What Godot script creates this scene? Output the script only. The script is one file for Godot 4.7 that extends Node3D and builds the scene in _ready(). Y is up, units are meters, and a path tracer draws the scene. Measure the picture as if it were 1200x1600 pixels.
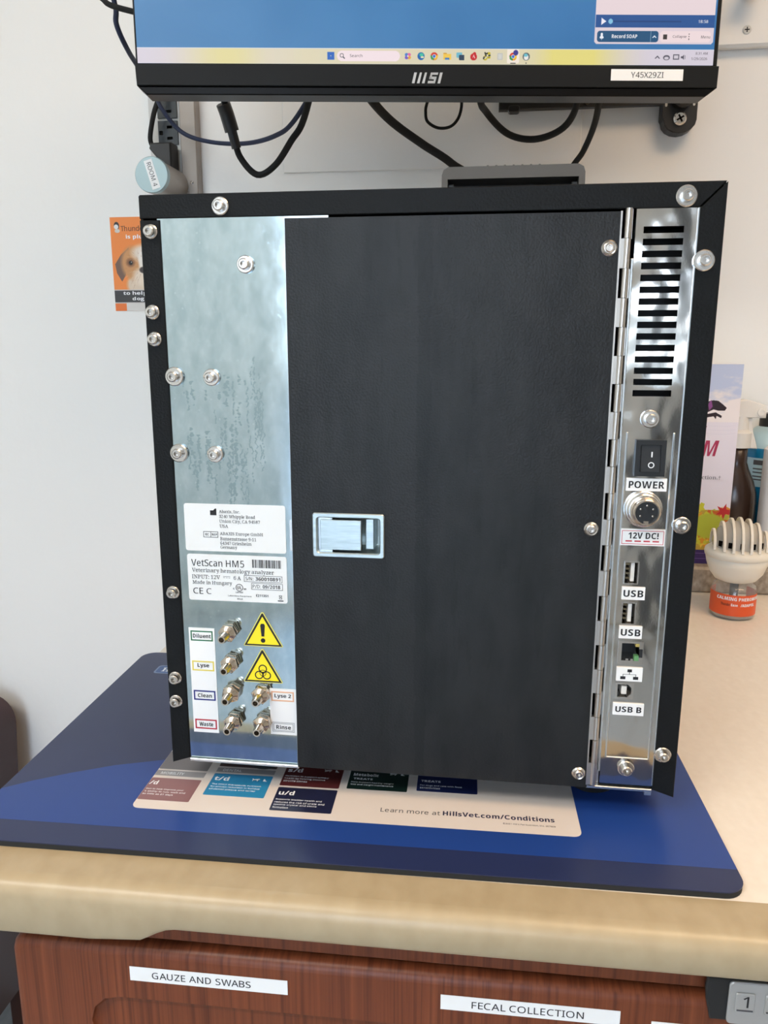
extends Node3D
# A blood analyser standing with its back to the viewer on a clinic counter, a wall-mounted monitor above it.
# Units are metres. The analyser's back face is the plane z = 0; the counter top lies at y = 0.82.

const BASE := 0.838          # height of the lower edge of the analyser's case
const TOP := 0.819            # counter top
const WALL := -0.62          # face of the wall behind the counter

var M := {}                  # materials
var taken := {}              # names in use at top level
var F := {}                  # fonts
var rng := RandomNumberGenerator.new()


# ---------------------------------------------------------------- mesh builder
class MB:
	var st := SurfaceTool.new()
	var xf := Transform3D()
	var sg := -1
	func _init() -> void:
		st.begin(Mesh.PRIMITIVE_TRIANGLES)
	func at(x: float, y: float, z: float, b := Basis()) -> MB:
		xf = Transform3D(b, Vector3(x, y, z))
		return self
	# a, b, c run counter-clockwise seen from outside
	func tri(a: Vector3, b: Vector3, c: Vector3) -> void:
		st.set_smooth_group(sg)
		st.add_vertex(xf * a)
		st.set_smooth_group(sg)
		st.add_vertex(xf * c)
		st.set_smooth_group(sg)
		st.add_vertex(xf * b)
	func quad(a: Vector3, b: Vector3, c: Vector3, d: Vector3) -> void:
		tri(a, b, c)
		tri(a, c, d)
	func face_uv(a: Vector3, b: Vector3, c: Vector3, d: Vector3) -> void:
		# a = lower left, b = lower right, c = upper right, d = upper left
		var p := [a, c, b, a, d, c]
		var u := [Vector2(0, 1), Vector2(1, 0), Vector2(1, 1), Vector2(0, 1), Vector2(0, 0), Vector2(1, 0)]
		for i in 6:
			st.set_smooth_group(-1)
			st.set_uv(u[i])
			st.add_vertex(xf * p[i])
	static func rect(w: float, h: float, r := 0.0, n := 5) -> PackedVector2Array:
		var o := PackedVector2Array()
		if r <= 0.0:
			return PackedVector2Array([Vector2(-w / 2, -h / 2), Vector2(w / 2, -h / 2), Vector2(w / 2, h / 2), Vector2(-w / 2, h / 2)])
		var cs := [Vector2(w / 2 - r, -h / 2 + r), Vector2(w / 2 - r, h / 2 - r), Vector2(-w / 2 + r, h / 2 - r), Vector2(-w / 2 + r, -h / 2 + r)]
		for k in 4:
			for i in n + 1:
				var a := -PI / 2 + k * PI / 2 + i * PI / 2 / n
				o.append(cs[k] + Vector2(cos(a), sin(a)) * r)
		return o
	static func ngon(r: float, n: int, turn := 0.0) -> PackedVector2Array:
		var o := PackedVector2Array()
		for i in n:
			o.append(Vector2(cos(turn + TAU * i / n), sin(turn + TAU * i / n)) * r)
		return o
	static func inset(p: PackedVector2Array, d: float) -> PackedVector2Array:
		var o := PackedVector2Array()
		var n := p.size()
		for i in n:
			var e0 := (p[i] - p[(i + n - 1) % n]).normalized()
			var e1 := (p[(i + 1) % n] - p[i]).normalized()
			var n0 := Vector2(-e0.y, e0.x)
			var n1 := Vector2(-e1.y, e1.x)
			var m := (n0 + n1).normalized()
			o.append(p[i] + m * d / maxf(0.35, m.dot(n0)))
		return o
	func cap(p: PackedVector2Array, z: float, up: bool) -> void:
		var ix := Geometry2D.triangulate_polygon(p)
		for k in range(0, ix.size(), 3):
			var a := p[ix[k]]
			var b := p[ix[k + 1]]
			var c := p[ix[k + 2]]
			if ((b - a).cross(c - a) > 0) != up:
				var t := b
				b = c
				c = t
			tri(Vector3(a.x, a.y, z), Vector3(b.x, b.y, z), Vector3(c.x, c.y, z))
	# outline (counter-clockwise) extruded from z0 to z1, edges chamfered by bev
	func slab(p: PackedVector2Array, z0: float, z1: float, bev := 0.0, round_sides := false) -> MB:
		var rings := []
		if bev > 0.0:
			var q := inset(p, bev)
			rings = [[q, z0], [p, z0 + bev], [p, z1 - bev], [q, z1]]
		else:
			rings = [[p, z0], [p, z1]]
		var n := p.size()
		sg = -1
		cap(rings[0][0], z0, false)
		cap(rings[-1][0], z1, true)
		for k in rings.size() - 1:
			sg = (11 + k) if round_sides else -1
			var lo: PackedVector2Array = rings[k][0]
			var hi: PackedVector2Array = rings[k + 1][0]
			var za: float = rings[k][1]
			var zb: float = rings[k + 1][1]
			for i in n:
				var j := (i + 1) % n
				quad(Vector3(lo[i].x, lo[i].y, za), Vector3(lo[j].x, lo[j].y, za), Vector3(hi[j].x, hi[j].y, zb), Vector3(hi[i].x, hi[i].y, zb))
		sg = -1
		return self
	func box(c: Vector3, s: Vector3, bev := 0.0) -> MB:
		var keep := xf
		xf = xf * Transform3D(Basis(), c)
		slab(rect(s.x, s.y), -s.z / 2, s.z / 2, bev)
		xf = keep
		return self
	func span(a: Vector3, b: Vector3, bev := 0.0) -> MB:
		return box((a + b) / 2, (b - a).abs(), bev)
	# flat plate with rectangular holes, front at z1
	func plate(x0: float, y0: float, x1: float, y1: float, z0: float, z1: float, holes: Array) -> MB:
		var xs := [x0, x1]
		var ys := [y0, y1]
		for h in holes:
			for v in [h[0], h[2]]:
				if not xs.has(v):
					xs.append(v)
			for v in [h[1], h[3]]:
				if not ys.has(v):
					ys.append(v)
		xs.sort()
		ys.sort()
		var solid := func(i: int, j: int) -> bool:
			if i < 0 or j < 0 or i >= xs.size() - 1 or j >= ys.size() - 1:
				return false
			var cx: float = (xs[i] + xs[i + 1]) / 2
			var cy: float = (ys[j] + ys[j + 1]) / 2
			for h in holes:
				if cx > h[0] and cx < h[2] and cy > h[1] and cy < h[3]:
					return false
			return true
		for i in xs.size() - 1:
			for j in ys.size() - 1:
				if not solid.call(i, j):
					continue
				var a: float = xs[i]
				var b: float = xs[i + 1]
				var c: float = ys[j]
				var d: float = ys[j + 1]
				quad(Vector3(a, c, z1), Vector3(b, c, z1), Vector3(b, d, z1), Vector3(a, d, z1))
				quad(Vector3(b, c, z0), Vector3(a, c, z0), Vector3(a, d, z0), Vector3(b, d, z0))
				if not solid.call(i - 1, j):
					quad(Vector3(a, c, z0), Vector3(a, c, z1), Vector3(a, d, z1), Vector3(a, d, z0))
				if not solid.call(i + 1, j):
					quad(Vector3(b, c, z1), Vector3(b, c, z0), Vector3(b, d, z0), Vector3(b, d, z1))
				if not solid.call(i, j - 1):
					quad(Vector3(a, c, z0), Vector3(b, c, z0), Vector3(b, c, z1), Vector3(a, c, z1))
				if not solid.call(i, j + 1):
					quad(Vector3(a, d, z1), Vector3(b, d, z1), Vector3(b, d, z0), Vector3(a, d, z0))
		return self
	# profile of (radius, height) turned about z
	func lathe(p: Array, segs := 24, smooth := false, squash := 1.0) -> MB:
		for i in p.size() - 1:
			sg = 3 if smooth else 20 + i
			for j in segs:
				var a := TAU * j / segs
				var b := TAU * (j + 1) / segs
				var u := Vector3(cos(a), sin(a) * squash, 0)
				var v := Vector3(cos(b), sin(b) * squash, 0)
				var lo: Vector2 = p[i]
				var hi: Vector2 = p[i + 1]
				var z0 := Vector3(0, 0, lo.y)
				var z1 := Vector3(0, 0, hi.y)
				if lo.x <= 0.0:
					tri(z0, v * hi.x + z1, u * hi.x + z1)
				elif hi.x <= 0.0:
					tri(u * lo.x + z0, v * lo.x + z0, z1)
				else:
					quad(u * lo.x + z0, v * lo.x + z0, v * hi.x + z1, u * hi.x + z1)
		sg = -1
		return self
	func tube(pts: Array, r: float, segs := 10, steps := 6) -> MB:
		var path: Array[Vector3] = []
		var n := pts.size()
		for i in n - 1:
			var p0: Vector3 = pts[maxi(i - 1, 0)]
			var p1: Vector3 = pts[i]
			var p2: Vector3 = pts[i + 1]
			var p3: Vector3 = pts[mini(i + 2, n - 1)]
			for k in steps:
				path.append(p1.cubic_interpolate(p2, p0, p3, float(k) / steps))
		path.append(pts[n - 1])
		var up := Vector3(0.31, 0.87, 0.38)
		var rings := []
		for i in path.size():
			var t := (path[mini(i + 1, path.size() - 1)] - path[maxi(i - 1, 0)]).normalized()
			up = (up - t * up.dot(t)).normalized()
			var side := t.cross(up)
			var ring := []
			for k in segs:
				var a := TAU * k / segs
				ring.append(path[i] + (up * cos(a) + side * -sin(a)) * r)
			rings.append(ring)
		sg = 5
		for i in rings.size() - 1:
			for k in segs:
				var q := (k + 1) % segs
				quad(rings[i][k], rings[i + 1][k], rings[i + 1][q], rings[i][q])
		sg = -1
		for k in segs:
			var q := (k + 1) % segs
			tri(path[0], rings[0][k], rings[0][q])
			tri(path[-1], rings[-1][q], rings[-1][k])
		return self
	func done() -> ArrayMesh:
		st.generate_normals()
		return st.commit()


# ---------------------------------------------------------------- naming helpers
func numbered(called: String) -> String:
	if not taken.has(called):
		taken[called] = 0
		return called
	taken[called] += 1
	return "%s_%03d" % [called, taken[called]]

func thing(called: String, label: String, category: String, where := Vector3.ZERO, turn := 0.0, group := "") -> Node3D:
	var o := Node3D.new()
	o.name = numbered(called)
	add_child(o)
	o.position = where
	o.rotation.y = turn
	mark(o, label, category, group)
	return o

func mark(o: Node3D, label: String, category: String, group := "") -> void:
	o.set_meta("label", label)
	o.set_meta("category", category)
	if group != "":
		o.set_meta("group", group)

func part(parent: Node3D, called: String, mesh: Mesh, mat: Material, label := "") -> MeshInstance3D:
	var o := MeshInstance3D.new()
	o.name = called
	o.mesh = mesh
	o.material_override = mat
	parent.add_child(o, true)
	if label != "":
		o.set_meta("label", label)
	return o

func single(called: String, mesh: Mesh, mat: Material, label: String, category: String, where := Vector3.ZERO, turn := 0.0, group := "") -> MeshInstance3D:
	var o := MeshInstance3D.new()
	o.name = numbered(called)
	o.mesh = mesh
	o.material_override = mat
	add_child(o)
	o.position = where
	o.rotation.y = turn
	mark(o, label, category, group)
	return o

func setting(called: String, mesh: Mesh, mat: Material, where := Vector3.ZERO, turn := 0.0) -> MeshInstance3D:
	var o := MeshInstance3D.new()
	o.name = called
	o.mesh = mesh
	o.material_override = mat
	add_child(o)
	o.position = where
	o.rotation.y = turn
	o.set_meta("kind", "structure")
	return o

func group_part(parent: Node3D, called: String, where: Vector3) -> Node3D:
	var o := Node3D.new()
	o.name = called
	parent.add_child(o, true)
	o.position = where
	return o

# lettering fitted into a width and height (a height of 0 keeps the letters' own proportions), facing +z, middle at c
func letters(parent: Node3D, text: String, c: Vector3, w: float, h: float, mat: Material, font := "sans", turn := Basis(), called := "lettering") -> MeshInstance3D:
	var t := TextMesh.new()
	t.font = F[font]
	t.text = text
	t.font_size = 24
	t.pixel_size = 0.01
	t.curve_step = 2.0
	t.depth = 0.02
	var box := t.get_aabb()
	var sx := w / box.size.x
	var sy := sx if h <= 0.0 else h / box.size.y
	var o := part(parent, called, t, mat)
	var b := turn * Basis.from_scale(Vector3(sx, sy, 0.004))
	o.transform = Transform3D(b, c - b * Vector3(box.get_center().x, box.get_center().y, 0.0))
	return o

# the same, bent round a cylinder of radius r about the y axis, middle at height y and angle 0 (towards +z)
func bent_letters(parent: Node3D, text: String, y: float, off: float, w: float, h: float, r: float, mat: Material, font := "sans") -> void:
	var t := TextMesh.new()
	t.font = F[font]
	t.text = text
	t.font_size = 24
	t.pixel_size = 0.01
	t.curve_step = 2.0
	t.depth = 0.02
	var box := t.get_aabb()
	var a := t.surface_get_arrays(0)
	var v: PackedVector3Array = a[Mesh.ARRAY_VERTEX]
	var nn: PackedVector3Array = a[Mesh.ARRAY_NORMAL]
	for i in v.size():
		var px := (v[i].x - box.get_center().x) * w / box.size.x + off
		var py := (v[i].y - box.get_center().y) * h / box.size.y + y
		var ang := px / r
		var rr := r + 0.0001 * (1.0 if v[i].z > 0 else -1.0)
		v[i] = Vector3(sin(ang) * rr, py, cos(ang) * rr)
		nn[i] = Vector3(sin(ang), 0, cos(ang))
	var arr := []
	arr.resize(Mesh.ARRAY_MAX)
	arr[Mesh.ARRAY_VERTEX] = v
	arr[Mesh.ARRAY_NORMAL] = nn
	arr[Mesh.ARRAY_INDEX] = a[Mesh.ARRAY_INDEX]
	var m := ArrayMesh.new()
	m.add_surface_from_arrays(Mesh.PRIMITIVE_TRIANGLES, arr)
	part(parent, "lettering", m, mat)


# ---------------------------------------------------------------- materials
func mat(key: String, color: Color, rough := 0.6, metal := 0.0, spec := 0.5) -> StandardMaterial3D:
	var m := StandardMaterial3D.new()
	m.resource_name = key
	m.albedo_color = color
	m.roughness = rough
	m.metallic = metal
	m.metallic_specular = spec
	M[key] = m
	return m

func c8(r: int, g: int, b: int) -> Color:
	return Color(r / 255.0, g / 255.0, b / 255.0)

func noise(freq: float, seed_: int, oct := 4) -> FastNoiseLite:
	var n := FastNoiseLite.new()
	n.seed = seed_
	n.frequency = freq
	n.noise_type = FastNoiseLite.TYPE_SIMPLEX_SMOOTH
	n.fractal_octaves = oct
	return n

func grain_normal(size: int, freq: float, strength: float, seed_: int) -> ImageTexture:
	var n := noise(freq, seed_, 3)
	var im := n.get_seamless_image(size, size)
	im.convert(Image.FORMAT_RGBA8)
	im.bump_map_to_normal_map(strength)
	return ImageTexture.create_from_image(im)

func tile_tex(size: int, fx: float, fy: float, seed_: int, lo: Color, hi: Color, power := 1.0, oct := 4) -> ImageTexture:
	# seamless blotches between two colours, sampled on a torus
	var n := noise(1.0, seed_, oct)
	var im := Image.create(size, size, false, Image.FORMAT_RGBA8)
	for y in size:
		var b := TAU * y / size
		for x in size:
			var a := TAU * x / size
			var v := n.get_noise_3d(cos(a) * fx + 7.0, sin(a) * fx, cos(b) * fy) * 0.5 + n.get_noise_3d(sin(b) * fy + 31.0, cos(a) * fx, sin(a) * fx) * 0.5
			im.set_pixel(x, y, lo.lerp(hi, pow(clampf(0.5 + v, 0, 1), power)))
	return ImageTexture.create_from_image(im)


func _ready() -> void:
	rng.seed = 20260129
	view_and_light()
	fonts_and_materials()
	room()
	counter()
	analyser()
	mat_on_counter()
	monitor()
	wall_things()
	cables()
	ledge_things()
	seating()


# ---------------------------------------------------------------- camera, sky, lamps
func view_and_light() -> void:
	var cam := Camera3D.new()
	cam.name = "camera"
	add_child(cam)
	cam.position = Vector3(0.03814, BASE + 0.26907, 0.44261)
	cam.rotation_order = EULER_ORDER_YXZ
	cam.rotation_degrees = Vector3(-12.0487, 7.3387, 0.0692)
	cam.fov = 67.38
	cam.near = 0.02
	cam.far = 60.0
	cam.current = true

	var sky_look := ProceduralSkyMaterial.new()
	sky_look.sky_top_color = Color(0.66, 0.79, 0.95)
	sky_look.sky_horizon_color = Color(0.95, 0.98, 1.0)
	sky_look.ground_bottom_color = Color(0.55, 0.57, 0.58)
	sky_look.ground_horizon_color = Color(0.80, 0.86, 0.90)
	sky_look.sky_energy_multiplier = 2.9
	sky_look.ground_energy_multiplier = 1.7
	var sky := Sky.new()
	sky.sky_material = sky_look
	var env := Environment.new()
	env.background_mode = Environment.BG_SKY
	env.sky = sky
	env.tonemap_mode = Environment.TONE_MAPPER_LINEAR
	env.tonemap_exposure = 1.0
	env.sdfgi_enabled = true
	env.ssao_enabled = true
	env.ssil_enabled = true
	var world := WorldEnvironment.new()
	world.name = "world_environment"
	world.environment = env
	add_child(world)

	# the recessed ceiling panels of the room; each has its glowing diffuser in ceiling_lamp()
	ceiling_lamp(Vector3(0.78, 2.5, 0.50), 1.15, 0.58, Color(1.0, 0.85, 0.68), 1.8, "warm white ceiling panel over the right end of the counter")
	ceiling_lamp(Vector3(-0.95, 2.5, 1.30), 1.15, 0.58, Color(1.0, 0.985, 0.955), 3.0, "neutral white ceiling panel over the left side of the room")


func ceiling_lamp(where: Vector3, w: float, d: float, tint: Color, energy: float, label: String) -> void:
	var t := thing("ceiling_lamp", label, "lamp", where, 0.0, "ceiling panels")
	var lay := Basis(Vector3.RIGHT, PI / 2)
	var fr := MB.new().at(0, -0.006, 0, lay)
	fr.plate(-w / 2 - 0.02, -d / 2 - 0.02, w / 2 + 0.02, d / 2 + 0.02, -0.006, 0.006, [[-w / 2, -d / 2, w / 2, d / 2]])
	part(t, "frame", fr.done(), mat("lamp_frame", c8(235, 235, 233), 0.4))
	var glow := mat("lamp_diffuser", c8(240, 240, 240), 0.6)
	glow.emission_enabled = true
	glow.emission = tint
	glow.emission_energy_multiplier = 1.6
	part(t, "diffuser", MB.new().at(0, -0.006, 0, lay).slab(MB.rect(w, d), -0.002, 0.001).done(), glow)
	var l := AreaLight3D.new()
	l.name = "panel_light"
	l.area_size = Vector2(w, d)
	l.light_color = tint
	l.light_energy = energy
	l.shadow_enabled = true
	l.area_range = 12.0
	l.area_attenuation = 2.0
	add_child(l)
	l.position = where + Vector3(0, -0.016, 0)
	l.rotation_degrees = Vector3(-90, 0, 0)


# ---------------------------------------------------------------- fonts and surfaces
func fonts_and_materials() -> void:
	for f in [["sans", "Droid Sans", 400], ["bold", "Droid Sans", 700], ["serif", "Droid Serif", 400], ["serif_bold", "Droid Serif", 700], ["mono", "Droid Sans Mono", 400]]:
		var s := SystemFont.new()
		s.font_names = PackedStringArray([f[1]])
		s.font_weight = f[2]
		F[f[0]] = s

	var fine := grain_normal(256, 0.09, 2.0, 3)
	# setting
	var m := mat("wall_paint", c8(228, 228, 225), 0.55)
	m.normal_enabled = true
	m.normal_texture = grain_normal(256, 0.03, 1.2, 5)
	m.normal_scale = 0.25
	m.uv1_triplanar = true
	m.uv1_scale = Vector3(5, 5, 5)
	mat("room_paint", c8(222, 228, 230), 0.7)
	mat("ceiling_paint", c8(236, 236, 234), 0.8)
	m = mat("floor_vinyl", c8(255, 255, 255), 0.45)
	m.albedo_texture = tile_tex(128, 1.6, 1.6, 11, c8(150, 152, 150), c8(188, 190, 188))
	m.uv1_triplanar = true
	m.uv1_scale = Vector3(3, 3, 3)
	mat("white_trim", c8(232, 232, 230), 0.4)
	m = mat("pane", Color(0.9, 0.96, 1.0, 0.06), 0.02)
	m.transparency = BaseMaterial3D.TRANSPARENCY_ALPHA
	mat("pavement", c8(170, 170, 168), 0.9)
	# counter
	m = mat("counter_laminate", c8(255, 255, 255), 0.38)
	m.albedo_texture = tile_tex(128, 2.2, 2.2, 21, c8(232, 222, 208), c8(238, 229, 216))
	m.uv1_triplanar = true
	m.uv1_scale = Vector3(9, 9, 9)
	m = mat("counter_edging", c8(255, 255, 255), 0.36)
	m.albedo_texture = tile_tex(128, 1.6, 1.6, 22, c8(172, 153, 121), c8(184, 166, 134))
	m.uv1_triplanar = true
	m.uv1_scale = Vector3(6, 6, 6)
	m = mat("cherry_wood", c8(244, 240, 238), 0.4, 0.0, 0.38)
	m.albedo_texture = wood_tex()
	m.uv1_triplanar = true
	m.uv1_scale = Vector3(5.5, 1.9, 5.5)
	m.uv1_triplanar_sharpness = 8.0
	m = mat("ledge_stone", c8(255, 255, 255), 0.5)
	m.albedo_texture = tile_tex(128, 3.0, 3.0, 23, c8(120, 108, 94), c8(178, 166, 150))
	m.uv1_triplanar = true
	m.uv1_scale = Vector3(8, 8, 8)
	# analyser
	m = mat("black_powder_coat", c8(22, 24, 25), 0.48, 0.0, 0.26)
	m.normal_enabled = true
	m.normal_texture = fine
	m.normal_scale = 0.4
	m.uv1_triplanar = true
	m.uv1_scale = Vector3(22, 22, 22)
	m = mat("door_coat", c8(32, 33, 33), 0.42, 0.0, 0.38)
	m.normal_enabled = true
	m.normal_texture = fine
	m.normal_scale = 0.35
	m.uv1_triplanar = true
	m.uv1_scale = Vector3(24, 24, 24)
	m.detail_enabled = true
	m.detail_blend_mode = BaseMaterial3D.BLEND_MODE_MUL
	m.detail_uv_layer = BaseMaterial3D.DETAIL_UV_2
	m.detail_albedo = door_tex()
	m.uv2_triplanar = true
	m.uv2_scale = Vector3(5.5, 2.9, 5.5)
	m = mat("sheet_aluminium", c8(255, 255, 255), 1.0, 1.0)
	aluminium_tex(m)
	m = mat("polished_aluminium", c8(206, 203, 198), 0.08, 1.0)
	m.normal_enabled = true
	m.normal_texture = grain_normal(256, 0.012, 7.0, 8)
	m.normal_scale = 0.12
	m.uv1_triplanar = true
	m.uv1_scale = Vector3(7, 4, 7)
	mat("aluminium_edge", c8(214, 218, 218), 0.3, 1.0)
	mat("bright_steel", c8(214, 208, 200), 0.22, 1.0)
	mat("nickel", c8(205, 192, 176), 0.2, 1.0)
	mat("hinge_steel", c8(196, 190, 182), 0.34, 1.0)
	m = mat("brushed_steel", c8(255, 255, 255), 0.36, 1.0)
	m.albedo_texture = tile_tex(128, 0.5, 9.0, 31, c8(176, 186, 184), c8(204, 212, 210))
	m.uv1_triplanar = true
	m.uv1_scale = Vector3(16, 16, 16)
	mat("hole_shade_black", c8(6, 6, 6), 0.9, 0.0, 0.2)  # flat black painted in place of the shade inside small holes
	mat("interior_board", c8(24, 26, 27), 0.6)
	mat("black_rubber", c8(22, 23, 23), 0.75, 0.0, 0.4)
	mat("black_plastic", c8(24, 25, 26), 0.42)
	mat("grey_plastic", c8(92, 91, 88), 0.5, 0.0, 0.35)
	mat("white_plastic", c8(222, 218, 210), 0.38)
	mat("sticker_white", c8(240, 240, 238), 0.42)
	mat("sticker_clear", c8(232, 234, 233), 0.35)
	mat("ink", c8(22, 22, 26), 0.6)
	mat("soft_ink", c8(70, 70, 74), 0.6)
	mat("white_ink", c8(236, 238, 240), 0.5)
	mat("warning_yellow", c8(250, 228, 22), 0.4)
	mat("pale_yellow", c8(226, 218, 120), 0.4)
	mat("border_green", c8(20, 104, 62), 0.5)
	mat("border_yellow", c8(226, 208, 92), 0.5)
	mat("border_blue", c8(28, 34, 120), 0.5)
	mat("border_red", c8(176, 26, 48), 0.5)
	mat("border_peach", c8(226, 176, 140), 0.5)
	mat("red_ink", c8(196, 60, 72), 0.5)
	mat("gold_contact", c8(120, 108, 84), 0.35, 1.0)


func wood_tex() -> ImageTexture:
	var s := 384
	var n := noise(1.0, 41, 5)
	var n2 := noise(1.0, 42, 3)
	var im := Image.create(s, s, false, Image.FORMAT_RGBA8)
	var dark := c8(84, 42, 25)
	var mid := c8(118, 63, 38)
	var pale := c8(136, 76, 47)
	for y in s:
		var b := TAU * y / s
		for x in s:
			var a := TAU * x / s
			var w := n2.get_noise_3d(cos(a) * 0.8, sin(a) * 0.8, cos(b) * 0.25 + sin(b) * 0.2) * 1.6
			var g := n.get_noise_3d(cos(a) * 6.0 + w, sin(a) * 6.0 + w, cos(b) * 0.35 + 3.0) * 0.6 + n.get_noise_3d(cos(a) * 26.0 + w, sin(a) * 26.0, sin(b) * 0.5) * 0.35
			var v := clampf(0.5 + g, 0, 1)
			var c := dark.lerp(mid, clampf(v * 2.0, 0, 1)).lerp(pale, clampf(v * 2.0 - 1.0, 0, 1))
			im.set_pixel(x, y, c)
	return ImageTexture.create_from_image(im)


func door_tex() -> ImageTexture:
	# black paint with a few rubbed and greasy marks
	var s := 256
	var n := noise(1.0, 51, 4)
	var im := Image.create(s, s, false, Image.FORMAT_RGBA8)
	for y in s:
		var b := TAU * y / s
		for x in s:
			var a := TAU * x / s
			var v := 0.93 + clampf((n.get_noise_3d(cos(a) * 1.2, sin(a) * 1.2, cos(b) * 1.2) + n.get_noise_3d(cos(a) * 1.2 + 9.0, sin(b) * 1.2, sin(a) * 1.2)) * 0.2, -0.2, 0.07)
			# one long smear down the middle and a few rubbed spots
			var edge := 5.0 + n.get_noise_2d(y * 0.05, 3.0) * 3.0
			if absf(x - 5.0) < edge:
				v *= 0.86
			if n.get_noise_2d(x * 0.06 + 40.0, y * 0.016) > 0.42:
				v *= 0.92
			im.set_pixel(x, y, Color(v, v, v))
	return ImageTexture.create_from_image(im)


func aluminium_tex(m: StandardMaterial3D) -> void:
	# dried cleaning fluid, drips and specks on a sheet of 74 x 338 mm, 3 pixels a millimetre
	var w := 222
	var h := 1014
	var n := noise(0.018, 61, 5)
	var n2 := noise(0.05, 62, 4)
	var col := Image.create(w, h, false, Image.FORMAT_RGBA8)
	var rgh := Image.create(w, h, false, Image.FORMAT_RGBA8)
	var film := PackedFloat32Array()
	film.resize(w * h)
	for y in h:
		for x in w:
			var hz := clampf(n.get_noise_2d(x * 1.3, y * 0.6) * 0.55 + 0.36, 0, 1)
			hz += clampf(n2.get_noise_2d(x * 1.4, y * 0.9 + 900.0), 0, 1) * 0.30
			film[y * w + x] = hz
	# drips: narrow streaks where the film was washed away, with irregular edges
	for k in 60:
		var long := k % 4 == 0
		var cx := rng.randf_range(132, 178) if long else rng.randf_range(28, 150)
		var y0 := rng.randf_range(230, 400) if long else rng.randf_range(260, 460)
		var ln := rng.randf_range(60, 170) if long else rng.randf_range(15, 70)
		var wd := rng.randf_range(0.5, 1.0) if long else rng.randf_range(0.8, 2.8)
		for i in int(ln):
			var yy := int(y0) + i
			if yy >= h:
				break
			var dx := n2.get_noise_2d(k * 77.0, yy * 1.2) * 5.0
			var ww := wd * clampf(0.6 + n2.get_noise_2d(k * 31.0 + 500.0, yy * 2.5) * 1.8, 0, 2)
			for xx in range(int(cx + dx - ww), int(cx + dx + ww) + 1):
				if xx >= 0 and xx < w and ww > 0.25:
					film[yy * w + xx] = -0.35
	for k in 170:
		var cx := rng.randi_range(4, w - 5)
		var cy := rng.randi_range(10, h - 12)
		var r := rng.randi_range(0, 1)
		for yy in range(cy - r, cy + r + 1):
			for xx in range(cx - r, cx + r + 1):
				film[yy * w + xx] += rng.randf_range(0.2, 0.8)
	var bare := c8(166, 188, 196)
	var dull := c8(206, 222, 227)
	for y in h:
		for x in w:
			var v := clampf(film[y * w + x], -0.35, 1.4)
			col.set_pixel(x, y, bare.lerp(dull, clampf(0.35 + v * 0.9, 0, 1)))
			var r := 0.07 + 0.06 * maxf(v, 0.0) / 1.4
			rgh.set_pixel(x, y, Color(r, r, r))
	m.albedo_texture = ImageTexture.create_from_image(col)
	m.roughness_texture = ImageTexture.create_from_image(rgh)


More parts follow.
